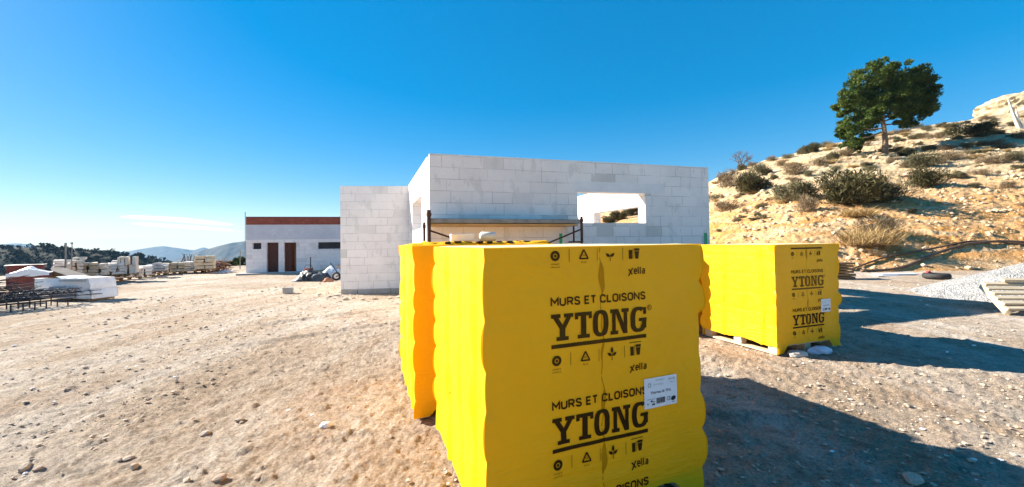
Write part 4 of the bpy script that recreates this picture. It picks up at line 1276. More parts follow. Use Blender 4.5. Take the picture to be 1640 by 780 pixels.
# ------------------------------------------------------------------ trees and shrubs
def leaf_quads(c, n, rad, size, flat=1.0, up=0.0):
    d = rng.normal(size=(n, 3)); d /= np.linalg.norm(d, axis=1)[:, None]
    r = rng.uniform(0.25, 1, (n, 1)) ** 0.6
    p = np.asarray(c) + d * r * np.asarray(rad)
    a = d + rng.normal(size=(n, 3)) * 0.55; a[:, 2] += up; a /= np.linalg.norm(a, axis=1)[:, None]
    b = np.cross(a, rng.normal(size=(n, 3))); b /= np.linalg.norm(b, axis=1)[:, None]
    s = size * rng.uniform(0.6, 1.3, (n, 1))
    a = a * s; b = b * s * 0.30 * flat
    return np.stack([p - a, p - b, p + a, p + b], 1)

def mat_foliage(name, c1, c2, sc=0.8, trans=0.15):
    m, n, l, b = newmat(name, 0.7, 0.15)
    v = coords(n, l)
    g = n.new('ShaderNodeNewGeometry')
    c = ramp(n, l, noise(n, l, v, sc, 3), [(0.35, c1), (0.65, c2)])
    rr = ramp(n, l, g.outputs['Random Per Island'], [(0.0, 0.5), (1.0, 1.45)])
    c = mix(n, l, 1.0, c, rr, 'MULTIPLY')
    l.new(c, b.inputs['Base Color'])
    tr = n.new('ShaderNodeBsdfTranslucent'); l.new(c, tr.inputs['Color'])
    ms = n.new('ShaderNodeMixShader'); ms.inputs[0].default_value = trans
    l.new(b.outputs[0], ms.inputs[1]); l.new(tr.outputs[0], ms.inputs[2]); l.new(ms.outputs[0], n['Material Output'].inputs[0])
    return m
M_needles = mat_foliage('pine_needles', (0.032, 0.066, 0.012), (0.105, 0.140, 0.024), 0.7, 0.28)
M_bark = simple('pine_bark', (0.16, 0.10, 0.065), (0.30, 0.21, 0.15), 6, 0.9, 0.5)
M_greybark = simple('grey_bark', (0.10, 0.075, 0.07), (0.19, 0.15, 0.14), 6, 0.9, 0.2)
M_deadwood = simple('bleached_dead_wood', (0.50, 0.43, 0.34), (0.66, 0.58, 0.48), 6, 0.9, 0.3)

def pine():
    base = on_terrain(1417, 246); Yt = base.y
    root = thing('pine_tree', 'tall round crowned dark green pine standing alone on the hillside', 'tree', base)
    ir = Vector((-base.x, -base.y, -base.z))
    k = Yt / F
    # trunk
    top = at(1412, 150, Yt)
    b = MB()
    tr = [base + Vector((0, 0, -0.3)), at(1418, 225, Yt), at(1415, 200, Yt + 0.1), at(1410, 172, Yt), top]
    b.tube([p + ir for p in tr], [0.34, 0.27, 0.22, 0.16, 0.06], 10)
    limbs = [((1416, 205), (1370, 200), 1.0), ((1414, 195), (1465, 172), -0.8), ((1413, 190), (1375, 160), -1.2), ((1412, 180), (1440, 140), 1.4), ((1412, 175), (1390, 130), 0.5), ((1416, 210), (1365, 222), 0.2), ((1414, 190), (1480, 150), 0.6), ((1413, 185), (1420, 130), -1.5), ((1415, 200), (1440, 185), 2.2), ((1415, 198), (1395, 180), -2.4)]
    for (a, e, dy) in limbs:
        p0 = at(*a, Yt); p1 = at(*e, Yt) + Vector((base.x, base.y, 0)).normalized() * dy; mid = (p0 + p1) / 2 + Vector((0, 0, -0.25))
        b.tube([p0 + ir, mid + ir, p1 + ir], [0.10, 0.07, 0.02], 6)
    b.build('trunk', M_bark, root)
    cl = []
    # crown as a set of foliage pads: (u, v, radius px, depth m)
    pads = []
    outline = [(1420, 130, 22), (1400, 140, 22), (1445, 135, 22), (1470, 140, 20), (1425, 160, 24), (1450, 168, 20), (1395, 165, 22), (1375, 150, 18), (1478, 160, 18), (1352, 170, 17), (1348, 195, 13), (1356, 215, 15), (1365, 228, 14), (1350, 225, 9), (1362, 150, 17), (1378, 132, 18), (1398, 122, 17), (1420, 118, 16), (1442, 116, 16), (1462, 124, 17), (1482, 136, 17), (1490, 155, 15), (1484, 172, 14), (1466, 180, 14), (1450, 188, 12), (1436, 192, 10), (1380, 165, 22), (1405, 150, 24), (1430, 145, 24), (1455, 150, 22), (1390, 185, 20), (1375, 200, 18), (1400, 195, 14), (1432, 172, 18), (1410, 172, 18), (1470, 155, 18), (1385, 215, 12), (1345, 178, 10), (1496, 145, 8), (1370, 238, 6)]
    for (u, v, r) in outline:
        u = 1422 + (u - 1422) * 0.97; v = 170 + (v - 170) * 0.95; r *= 0.9
        w_ = 1 - abs((u - 1420) / 90) ** 2
        for s in range(3):
            dy = random.uniform(-1, 1) * 4.6 * math.sqrt(max(0.08, w_))
            pads.append((u + random.uniform(-5, 5), v + random.uniform(-4, 4), r * random.uniform(0.7, 1.0), dy))
    for (u, v, r, dy) in pads:
        c = at(u, v, Yt) + Vector((base.x, base.y, 0)).normalized() * dy
        rad = r * k
        for q in range(5):
            o_ = np.array([random.gauss(0, 0.5), random.gauss(0, 0.5), random.gauss(0, 0.35)]) * rad
            cl.append(leaf_quads(np.array(c + ir) + o_, 130, (rad * 0.52, rad * 0.52, rad * 0.42), 0.155, 1.3, 0.5))
    link('crown', quads_mesh('crown', np.concatenate(cl), M_needles), root)
pine()

def bare_tree():
    base = on_terrain(1187, 270); Yt = base.y; k = Yt / F
    root = thing('bare_tree', 'small leafless grey tree on the hill skyline beside the house', 'tree', base)
    b = MB(); tw = MB()
    H = 37 * k
    def grow(mb, p, d, L, r, lvl):
        q = p + d * L
        mb.tube([p, (p + q) / 2 + Vector((random.uniform(-1, 1), random.uniform(-1, 1), 0)) * L * 0.06, q], [r, r * 0.85, r * 0.65], 5, cap=False)
        if lvl == 0: return
        for _ in range(3 if lvl > 1 else 4):
            nd = (d + Vector((random.gauss(0, 0.55), random.gauss(0, 0.55), random.gauss(0.12, 0.35)))).normalized()
            grow(tw, p + d * L * random.uniform(0.6, 1.0), nd, L * random.uniform(0.6, 0.8), r * 0.55, lvl - 1)
    for dd in ((-0.35, 0, 1), (0.15, 0.2, 1), (0.5, -0.1, 1), (-0.05, -.2, 1)):
        grow(b, Vector((0, 0, -0.2)), Vector(dd).normalized(), H * 0.36, 0.10, 4)
    b.build('trunk', M_greybark, root); tw.build('branches', M_greybark, root)
bare_tree()

def shrub_mesh(seed, kind):
    """a dome of short twigs or grass blades, about one unit wide and high"""
    g = np.random.default_rng(seed)
    if kind == 'grass':
        n = 1600
        cen = np.stack([g.uniform(-0.42, 0.42, n), g.uniform(-0.42, 0.42, n), np.zeros(n)], 1)
        th = g.uniform(0, 2 * np.pi, n); lean = g.uniform(0.1, 0.9, n)
        L = g.uniform(0.25, 0.95, n) * (1.05 - 0.9 * np.hypot(cen[:, 0], cen[:, 1]))
        d = np.stack([lean * np.cos(th), lean * np.sin(th), 1 + 0 * th], 1)
        tip = cen + d * L[:, None]; st = cen
        w = 0.006 * g.uniform(0.6, 1.6, (n, 1))
    else:
        n = 4200 if kind == 'broom' else 1900
        nb = 9
        bc = np.stack([g.uniform(-0.28, 0.28, nb), g.uniform(-0.28, 0.28, nb), g.uniform(0.25, 0.62, nb)], 1)
        br = g.uniform(0.16, 0.30, nb)
        k = g.integers(0, nb, n)
        dd = g.normal(size=(n, 3)); dd /= np.linalg.norm(dd, axis=1)[:, None]
        p = bc[k] + dd * br[k][:, None] * g.uniform(0.45, 1.0, (n, 1)) * np.array([1.0, 1.0, 1.15])
        low = g.random(n) < 0.3
        p[low, 2] *= g.uniform(0.05, 0.8, low.sum()); p[:, 2] = np.abs(p[:, 2])
        out = p - np.array([0, 0, 0.0]); out /= np.linalg.norm(out, axis=1)[:, None] + 1e-6
        a = out * 0.7 + np.array([0, 0, 0.5]) + g.normal(size=(n, 3)) * 0.45; a /= np.linalg.norm(a, axis=1)[:, None]
        L = g.uniform(0.07, 0.17, (n, 1)) * (1.0 if kind == 'broom' else 1.35)
        st = p - a * L * 0.5; tip = p + a * L * 0.5
        w = (0.0085 if kind == 'broom' else 0.006) * g.uniform(0.6, 1.5, (n, 1))
    a = tip - st
    s = np.cross(a, g.normal(size=(n, 3))); s /= np.linalg.norm(s, axis=1)[:, None] + 1e-9
    return np.stack([st - s * w * 0.4, (st + tip) / 2 - s * w, tip, (st + tip) / 2 + s * w], 1)
M_broom = mat_foliage('dark_olive_broom', (0.052, 0.048, 0.020), (0.115, 0.098, 0.042), 1.2)
M_olive = mat_foliage('grey_olive_scrub', (0.11, 0.10, 0.052), (0.19, 0.165, 0.09), 1.2)
M_drybrown = mat_foliage('dry_brown_scrub', (0.16, 0.115, 0.065), (0.27, 0.20, 0.12), 1.2)
M_straw = mat_foliage('straw_grass', (0.34, 0.22, 0.09), (0.50, 0.36, 0.17), 1.2)
SH = {}
for kind, mats in (('broom', (M_broom, M_olive)), ('twig', (M_drybrown, M_olive)), ('grass', (M_straw,))):
    for mt in mats:
        for s in range(3):
            SH.setdefault((kind, mt.name), []).append(quads_mesh('shrub', shrub_mesh(hash_ := (len(SH) * 7 + s), kind), mt))

def shrub(u, v, wpx, hpx, kind, mt, label, group=None, name='shrub', terr=None):
    p = terr or on_terrain(u, v, 12)
    k = p.y / F
    o = link(name, random.choice(SH[(kind, mt.name)]), None, p - Vector((0, 0, 0.05)), random.uniform(0, 6))
    o.scale = (wpx * k * 1.05, wpx * k * 1.05, hpx * k * 1.12)
    return tag(o, label, 'shrub', group)
shrub(1208, 308, 62, 38, 'broom', M_broom, 'olive green rounded bush on the slope nearest the house end')
shrub(1268, 323, 72, 36, 'broom', M_olive, 'wide grey green bush midway between olive and big dark bushes')
shrub(1294, 340, 34, 34, 'twig', M_drybrown, 'straggly brown bush below the wide grey green bush')
shrub(1378, 326, 118, 62, 'broom', M_broom, 'biggest dark bush on the slope below the pine')
shrub(1415, 322, 70, 45, 'twig', M_olive, 'grey twiggy bush joined to the biggest dark bush')
shrub(1385, 392, 70, 36, 'grass', M_straw, 'big clump of straw coloured dry grass hanging on the bank', name='dry_grass_clump')
shrub(1372, 346, 46, 18, 'grass', M_straw, 'straw coloured tuft directly under the biggest dark bush', name='dry_grass_clump')
shrub(1410, 378, 70, 34, 'twig', M_drybrown, 'dry brown twigs beside the straw clump on the bank')
shrub(1482, 299, 56, 34, 'broom', M_broom, 'dark compact bush right of the pine trunk, low on the slope')
shrub(1476, 268, 44, 26, 'broom', M_olive, 'grey green bush directly above the dark compact bush')
shrub(1552, 220, 62, 24, 'broom', M_broom, 'wide dark bush near the crest between pine and dead trunk')
shrub(1525, 256, 44, 18, 'twig', M_drybrown, 'low brown scrub below the wide dark crest bush')
shrub(1162, 300, 44, 30, 'twig', M_drybrown, 'brown scrub patch next to the house wall end')
shrub(1160, 338, 46, 20, 'twig', M_drybrown, 'low dry scrub on the bank beside the house wall end')
shrub(1215, 282, 44, 22, 'twig', M_olive, 'grey brown scrub just above the olive rounded bush')
shrub(1270, 280, 44, 20, 'twig', M_drybrown, 'rusty brown scrub on the slope left of the pine')
shrub(1300, 244, 26, 18, 'broom', M_broom, 'dark round bush on the skyline left of the pine')
shrub(1450, 249, 26, 14, 'broom', M_broom, 'small green bush at the right of the pine trunk')
smalls = [(1145, 320, 22, 12), (1235, 258, 16, 9), (1283, 247, 20, 12), (1250, 266, 18, 9), (1296, 282, 18, 10), (1310, 266, 22, 14), (1334, 255, 20, 12), (1358, 250, 22, 14), (1322, 236, 18, 10), (1342, 228, 16, 9), (1390, 268, 18, 9), (1440, 214, 20, 9), (1468, 206, 18, 8), (1500, 222, 30, 11), (1520, 205, 22, 8), (1588, 262, 38, 17), (1622, 258, 36, 18), (1570, 280, 26, 11), (1600, 215, 24, 9), (1636, 222, 26, 12), (1540, 238, 26, 9), (1500, 262, 26, 10), (1530, 285, 22, 9), (1615, 300, 22, 10), (1230, 300, 16, 9), (1325, 300, 18, 9), (1190, 272, 18, 9), (1205, 266, 16, 8), (1262, 254, 18, 9), (1580, 192, 22, 8), (1560, 246, 20, 8), (1450, 268, 18, 9), (1340, 272, 16, 8), (1610, 238, 22, 9), (1635, 272, 20, 10), (1425, 262, 16, 8), (1225, 330, 14, 8), (1180, 318, 14, 7), (1490, 240, 18, 7), (1395, 224, 18, 9), (1180, 355, 14, 8), (1640, 330, 18, 8), (1460, 340, 14, 7), (1400, 408, 26, 9), (1560, 300, 20, 9), (1590, 232, 30, 9), (1470, 222, 22, 8), (1513, 240, 20, 8)]
for k, (u, v, w_, h_) in enumerate(smalls):
    kd, mt = (('twig', M_olive), ('twig', M_drybrown), ('broom', M_olive), ('twig', M_drybrown))[k % 4]
    shrub(u, v, w_ * 1.1, h_ * 1.1, kd, mt, 'small dry shrub dotted on the pale hillside', 'small shrubs on the hillside')
for k in range(125):
    u = random.uniform(1140, 1640); t = random.random()
    v = np.interp(u, [1140, 1340, 1640], [285, 222, 180]) + 4 + t ** 1.6 * 95
    kd, mt = (('twig', M_olive), ('twig', M_drybrown), ('broom', M_olive), ('grass', M_straw))[k % 4]
    shrub(u, v, random.uniform(8, 20), random.uniform(4, 10), kd, mt, 'small dry shrub dotted on the pale hillside', 'small shrubs on the hillside')

def scree():
    V, Fc, off = [], [], 0
    shapes = []
    for k in range(6):
        me = stone_mesh('crumb', 500 + k, M_stone, 0.7, 1)
        shapes.append((np.array([v.co[:] for v in me.vertices]), np.array([p.vertices[:] for p in me.polygons]))); bpy.data.meshes.remove(me)
    n = 9000
    Y = 16.5 + 34 * rng.random(n) ** 1.8; X = Y * rng.uniform(0.48, 1.42, n)
    keep = fbm(X * 0.35, Y * 0.35, 3, 177) > rng.uniform(-0.35, 0.5, n)
    X, Y = X[keep], Y[keep]; Z = hill_z(X, Y)
    for k in range(len(X)):
        sv, sf = shapes[k % 6]; sc = (0.03 + 0.16 * random.random() ** 5) * (Y[k] / 22)
        t = random.uniform(0, 6.28); ct, st = math.cos(t), math.sin(t)
        q = sv * sc; q = np.stack([q[:, 0] * ct - q[:, 1] * st, q[:, 0] * st + q[:, 1] * ct, q[:, 2]], 1)
        V.append(q + np.array([X[k], Y[k], Z[k] + sc * 0.2])); Fc.append(sf + off); off += len(sv)
    me = bpy.data.meshes.new('scree'); me.from_pydata(np.concatenate(V).tolist(), [], np.concatenate(Fc).tolist()); me.materials.append(M_scree); me.update()
    tag(link('scree', me), 'loose pale rock fragments strewn over the hillside', 'scree', kind='stuff')
M_scree = simple('ochre_rock', (0.40, 0.27, 0.15), (0.62, 0.48, 0.32), 0.8, 0.95, 0.4)
scree()

# scrub seen through the window, on the hill behind
for (u, v, w_, h_) in ((990, 352, 34, 18), (1010, 345, 26, 14), (975, 356, 24, 12)):
    p = on_terrain(u, v, 20)
    shrub(u, v, w_, h_, 'broom', M_broom, 'dark scrub on the hill seen through the window opening', 'scrub seen through the window', terr=p)

# dead bleached trunk and rock outcrop at the crest
p = on_terrain(1632, 205); k = p.y / F
root = thing('dead_tree', 'bleached bare dead trunk leaning near the hill crest', 'tree', p)
b = MB(); b.tube([(0.1, 0, -0.2), (-8 * k, 0, 22 * k), (-16 * k, 0, 48 * k)], [3.2 * k, 2.2 * k, 0.8 * k], 8); b.build('trunk', M_deadwood, root)
b = MB(); b.tube([(0.3, 0, -0.2), (2 * k, 0.2, 16 * k), (0, 0.2, 32 * k)], [2.8 * k, 1.8 * k, 0.8 * k], 8); b.tube([(-8 * k, 0, 22 * k), (-4 * k, 0.3, 38 * k)], [1.2 * k, 0.4 * k], 6); b.build('limb', M_deadwood, root)

def outcrop():
    bm = bmesh.new(); bmesh.ops.create_icosphere(bm, subdivisions=5, radius=1)
    c0 = at(1668, 186, 72)
    for v in bm.verts:
        c = v.co.normalized(); st = 1 + 0.25 * float(fbm(np.array([c.x * 1.6 + 3]), np.array([c.y * 1.2 + c.z * 3.0]), 5, 88)[0])
        z = c.z
        v.co = Vector((c.x * 8.5 * st, c.y * 7 * st, (abs(z) ** 0.75 * math.copysign(1, z)) * 4.6 * st)) * (1 + 0.10 * float(fbm(np.array([c.x * 7]), np.array([c.y * 5 + c.z * 8]), 4, 99)[0]))
        led = (v.co.z / 0.9) % 1.0
        v.co.x += 0.3 * (led - 0.5); 
    for v in bm.verts: v.co += c0
    me = bpy.data.meshes.new('rock_outcrop'); bm.to_mesh(me); bm.free(); me.materials.append(simple('tan_crag_rock', (0.24, 0.19, 0.11), (0.46, 0.37, 0.25), 0.5, 0.95, 0.6, dist=0.3))
    me.polygons.foreach_set('use_smooth', [False] * len(me.polygons))
    o = link('rock_outcrop', me); tag(o, 'pale rocky crag rising above the hill crest', 'rock')
outcrop()

# ------------------------------------------------------------------ right-hand yard: gravel, grate, hoses, tyre, timber
def gravel():
    m, n, l, b = newmat('white_gravel', 0.95, 0.1)
    v = coords(n, l)
    vo = n.new('ShaderNodeTexVoronoi'); vo.inputs['Scale'].default_value = 34; l.new(v, vo.inputs['Vector'])
    c = ramp(n, l, vo.outputs['Color'], [(0.0, (0.17, 0.165, 0.16)), (0.5, (0.33, 0.32, 0.305)), (1.0, (0.50, 0.48, 0.45))])
    c = mix(n, l, 0.8, c, ramp(n, l, noise(n, l, v, 3, 5), [(0.3, 0.75), (0.7, 1.1)]), 'MULTIPLY')
    l.new(c, b.inputs['Base Color']); bump(n, l, b, vo.outputs['Distance'], 0.9, 0.03)
    x = np.linspace(-3.4, 4.5, 190); y = np.linspace(-2.7, 3.0, 140)
    X, Y = np.meshgrid(x, y)
    r = np.hypot(X / 3.1, Y / 2.3); r2 = np.hypot((X - 2.0) / 3.2, (Y - 0.5) / 2.4)
    Z = np.maximum(1.05 * np.clip(1 - r, -0.3, 1), 1.45 * np.clip(1 - r2, -0.3, 1))
    Z = Z + 0.06 * fbm(X * 1.2, Y * 1.2, 3, 5) + 0.02 * fbm(X * 9, Y * 9, 3, 15)
    Z = np.maximum(Z, -0.15)
    c0 = Vector((13.6, 9.6, -0.05))
    o = link('gravel_heap', grid_mesh('gravel_heap', X, Y, Z, m), None, c0)
    tag(o, 'heap of pale grey gravel behind the wooden grate', 'gravel heap')
gravel()

def grate():
    P0 = on_ground(1608, 505); P1 = at(1568, 461, P0.y + 1.0)
    root = thing('wooden_grate', 'slatted timber grate leaning on the gravel heap', 'grate', P0)
    e = P1 - P0; L = e.length; e.normalize()
    a = Vector((1, 0.04, -0.03)).normalized(); n = a.cross(e).normalized()
    if n.z < 0: n = -n
    def frame(x_): return Matrix((x_, n.cross(x_), n)).transposed()
    def slat(mb, ca_, ce, cn, ln, wd, th): mb.box(a * ca_ + e * ce + n * cn, (ln, wd, th), frame(a), j=0.004)
    def bearer(mb, ca_, cn, wd, th): mb.box(a * ca_ + e * (L / 2) + n * cn, (L, wd, th), frame(e), j=0.004)
    for x in (0.05, 1.05, 2.05):
        b = MB(); bearer(b, x, 0.05, 0.08, 0.10); b.build('bearer', M_wood, root, bevel=0.005)
    for k in range(6):
        b = MB(); slat(b, 1.1 + 0.03 * (k % 2), 0.06 + k * (L - 0.12) / 5, 0.125, 2.25, 0.10, 0.04); b.build('slat', M_wood, root, bevel=0.004)
    b = MB(); slat(b, 1.45, L + 0.0, 0.20, 2.1, 0.11, 0.05); b.build('loose_slat', M_wood, root, bevel=0.004)
grate()

def hose(name, pts, r, label, lift=0.05):
    P = [on_terrain(u, v, 11) + Vector((0, -0.05, lift)) for u, v in pts]
    # resample smoothly
    A_ = np.array(P); t = np.linspace(0, len(P) - 1, 60)
    S = np.stack([np.interp(t, np.arange(len(P)), A_[:, k]) for k in range(3)], 1)
    for _ in range(6): S[1:-1] = (S[:-2] + 2 * S[1:-1] + S[2:]) / 4
    for k in range(len(S)): S[k, 2] = max(S[k, 2], float(terrain_z(S[k, 0], S[k, 1])) + r)
    for _ in range(2): S[1:-1] = (S[:-2] + 2 * S[1:-1] + S[2:]) / 4
    b = MB(); b.tube([Vector(s) for s in S], r, 8)
    o = b.build(name, simple('brown_hose', (0.10, 0.055, 0.03), (0.2, 0.12, 0.07), 10, 0.7, 0), smooth_=True); tag(o, label, 'hose', 'hoses along the bank')
hose('hose', [(1362, 433), (1385, 424), (1410, 415), (1440, 409), (1480, 402), (1515, 395), (1550, 388), (1590, 388), (1645, 394)], 0.045, 'upper of two brown hoses running along the bank foot')
hose('hose', [(1378, 436), (1410, 435), (1435, 432), (1455, 426), (1478, 416), (1500, 406), (1525, 398), (1560, 391), (1600, 387), (1645, 390)], 0.06, 'lower thicker brown hose sagging along the bank foot')

def tyre():
    p = on_ground(1500, 446)
    root = thing('tyre', 'black worn tyre lying flat at the foot of the bank', 'tyre', p)
    b = MB(); n = 36; prof = [(0.22, 0.0), (0.32, 0.0), (0.36, 0.04), (0.37, 0.09), (0.36, 0.15), (0.32, 0.19), (0.22, 0.18), (0.20, 0.15), (0.30, 0.12), (0.30, 0.06), (0.20, 0.03), (0.22, 0.0)]
    P = np.zeros((n + 1, len(prof), 3))
    for k in range(n + 1):
        t = 2 * math.pi * k / n
        for j, (r, z) in enumerate(prof): P[k, j] = (r * math.cos(t), r * math.sin(t), z)
    b.grid(P); b.build('tread', M_rubber, root, smooth_=True)
    q = p + Vector((-0.02, 0.25, 0.19))
    tag(crumple('red_rag', simple('red_cloth', (0.5, 0.05, 0.06), (0.6, 0.09, 0.08), 8), 0.09, 0.05, 0.07, 9, q), 'small red rag lying on the black tyre', 'rag')
tyre()

def timber():
    p = on_ground(1338, 446)
    root = thing('timber_stack', 'stack of brown timber boards by the bank, half behind the smaller printed pallet', 'timber stack', p)
    for k in range(6):
        b = MB()
        for j in range(3):
            b.box((0.05 * random.uniform(-1, 1), -0.25 + 0.22 * j, 0.05 + 0.105 * k), (0.85, 0.2, 0.075), Matrix.Rotation(random.uniform(-0.04, 0.04), 3, 'Z'), j=0.006)
        b.build('board_layer', M_wooddark, root)
timber()
p = on_ground(1435, 441)
b = MB(); b.box((0, 0, 0.05), (1.5, 0.35, 0.07), Matrix.Rotation(0.02, 3, 'Z'), j=0.02); b.box((-0.55, -0.15, 0.03), (0.9, 0.25, 0.05), Matrix.Rotation(0.1, 3, 'Z'), j=0.02)
tag(b.build('concrete_strip', M_lintel, loc=p, bevel=0.01), 'pale flat slab pieces lying between timber stack and tyre', 'slab')

# ------------------------------------------------------------------ left: long row of stacked material
M_cream = simple('cream_blocks', (0.66, 0.54, 0.42), (0.80, 0.69, 0.57), 3, 0.9, 0.3)
M_creamlight = simple('white_blocks', (0.74, 0.67, 0.60), (0.84, 0.78, 0.71), 3, 0.9, 0.3)
M_tan = simple('tan_blocks', (0.46, 0.36, 0.24), (0.60, 0.50, 0.36), 3, 0.9, 0.3)
M_greyblk = simple('grey_blocks', (0.36, 0.35, 0.35), (0.50, 0.48, 0.47), 3, 0.9, 0.3)

def block_stack(u0, u1, vt, vb, mat, label, nx=3, nz=3, depth=1.0, lean=0.0, Y=None, base=None, jit=0.045, cover=None):
    um = (u0 + u1) / 2
    p0 = on_ground(um, vb) if Y is None else at(um, vb, Y)
    th = math.atan2(-p0.x, p0.y); k = p0.y / F
    W = (u1 - u0) * k * math.cos(th) * 1.3; H = (vb - vt) * k
    z0 = p0.z if base is None else base
    root = thing('block_stack', label, 'block stack', (p0.x, p0.y, z0), th * 0.85 + lean * 0.2, 'block stacks in the row')
    ph = 0.10 if base is None else 0.06
    b = MB()
    for q in (-0.42, 0, 0.42): b.box((q * W, depth / 2, ph / 2), (0.1, depth, ph))
    b.box((0, depth / 2, ph + 0.01), (W, depth * 0.98, 0.02)); b.build('timber_pallet', M_wooddark, root)
    b = MB(); hz = (H - ph - 0.03) / nz; wx = W / nx
    nd = max(2, int(round(depth / 0.5)))
    for a in range(nx):
        for c in range(nz):
            for e in range(nd):
                if c == nz - 1 and random.random() < 0.28: continue
                b.box(((a + 0.5) * wx - W / 2 + random.uniform(-jit, jit), (e + 0.5) * depth / nd + random.uniform(-jit, jit), ph + 0.03 + (c + 0.5) * hz), (wx - 0.03, depth / nd - 0.02, hz - 0.022), Matrix.Rotation(random.uniform(-0.08, 0.08), 3, 'Z'), j=0.015)
    b.build('blocks', mat, root, bevel=0.012)
    if cover is not None:
        b = MB(); n = 14
        X, Y_ = np.meshgrid(np.linspace(-W / 2 - 0.03, W / 2 + 0.03, n), np.linspace(-0.03, depth + 0.03, n))
        Z = H + 0.015 + 0.03 * fbm(X * 3, Y_ * 3, 3, 9); b.grid(np.stack([X, Y_, Z], -1)); 
        Zs = np.stack([X[0], Y_[0] - 0.015, Z[0]], -1); Zd = Zs.copy(); Zd[:, 2] -= 0.16 + 0.05 * fbm(X[0] * 5, X[0] * 0, 2, 4); b.grid(np.stack([Zs, Zd], 0))
        b.build('plastic_cover', cover, root, smooth_=True)
    return root
G3 = 'cream block stack standing in the long row along the yard edge'
block_stack(164, 192, 436, 451, M_creamlight, 'pale block stack at the near end of the long row', 2, 2, 1.0, 0.25, cover=M_plastic)
block_stack(190, 222, 430, 448, M_cream, G3, 3, 2, 1.2, 0.25)
block_stack(219, 244, 426, 444, M_creamlight, G3, 2, 3, 1.1, 0.25)
block_stack(240, 266, 424, 441, M_cream, G3, 3, 3, 1.1, 0.25, cover=M_greyblk)
block_stack(264, 292, 421, 439, M_tan, 'tan block stack midway along the row, browner than its neighbours', 3, 3, 1.2, 0.25)
block_stack(297, 326, 419, 437, M_creamlight, 'white blocks in neat courses at the far end of the row', 3, 4, 1.3, 0.2)
block_stack(324, 342, 419, 435.5, M_cream, G3, 2, 3, 1.2, 0.2)
# second row behind, taller
block_stack(86, 116, 416, 447, M_creamlight, 'grey white block stack behind the sloping boards', 2, 5, 1.2, 0.2, Y=17.5)
block_stack(114, 131, 412, 446, M_cream, 'tallest narrow cream block stack behind the sloping boards', 2, 6, 1.1, 0.2, Y=17.2)
block_stack(129, 152, 421, 446, M_tan, 'tan block stack right of the tallest narrow stack', 2, 4, 1.2, 0.2, Y=17.6)
block_stack(149, 170, 422, 446, M_cream, G3, 2, 4, 1.2, 0.2, Y=18)
block_stack(170, 196, 417, 444, M_creamlight, G3, 3, 5, 1.2, 0.2, Y=19)
block_stack(190, 216, 411, 443, M_cream, 'high cream block stack with upright blocks on top, behind the row', 5, 2, 1.2, 0.2, Y=19.4)
block_stack(314, 340, 410, 434, M_tan, 'brown topped block stack behind the white coursed blocks', 2, 4, 1.2, 0.1, Y=26.5)
block_stack(246, 264, 421, 438, M_greyblk, 'grey capped block stack in the middle of the row', 2, 3, 1.0, 0.2, Y=22.5)

def gas_bottles():
    for (u, v) in ((288, 438), (291.5, 437)):
        p = on_ground(u, v); k = p.y / F
        b = MB(); b.tube([(0, 0, 0), (0.02, 0, 14 * k), (0.03, 0, 17 * k)], [0.06, 0.06, 0.02], 8)
        tag(b.build('steel_prop', M_steel, loc=p), 'grey steel prop leaning between block stacks', 'prop', 'steel props by the stacks')
gas_bottles()

# rusty scrap and debris at the end of the row
p = on_ground(350, 434); k = p.y / F
b = MB()
for q in range(60):
    a = Vector((random.uniform(-0.55, 0.55), random.uniform(-0.4, 0.6), random.uniform(0, 0.75)))
    d = Vector((random.gauss(0, 1), random.gauss(0, 0.6), random.gauss(0, 0.35))).normalized() * random.uniform(0.25, 0.6)
    b.tube([a - d, a + d], 0.022, 5)
tag(b.build('scrap_pile', simple('rust_orange', (0.16, 0.07, 0.035), (0.26, 0.12, 0.06), 5), loc=p), 'rusty brown heap of scrap bars at the far end of the row', 'scrap pile')
p = on_ground(362, 437)
tag(crumple('rubble_pile', M_greyblk, 0.55, 0.3, 0.16, 21, p, amp=0.6), 'low grey rubble pile just beyond the rusty scrap', 'rubble pile')
p = on_ground(283, 431); k = p.y / F
b = MB()
for q in range(14):
    x = random.uniform(-0.6, 0.6); b.tube([(x, 1, 0.4), (x + random.uniform(-0.4, 0.4), 1.1, random.uniform(0.9, 1.35))], 0.02, 5)
tag(b.build('steel_bars', M_rust, loc=p), 'tangle of thin rusty bars sticking up behind the row', 'steel bars')

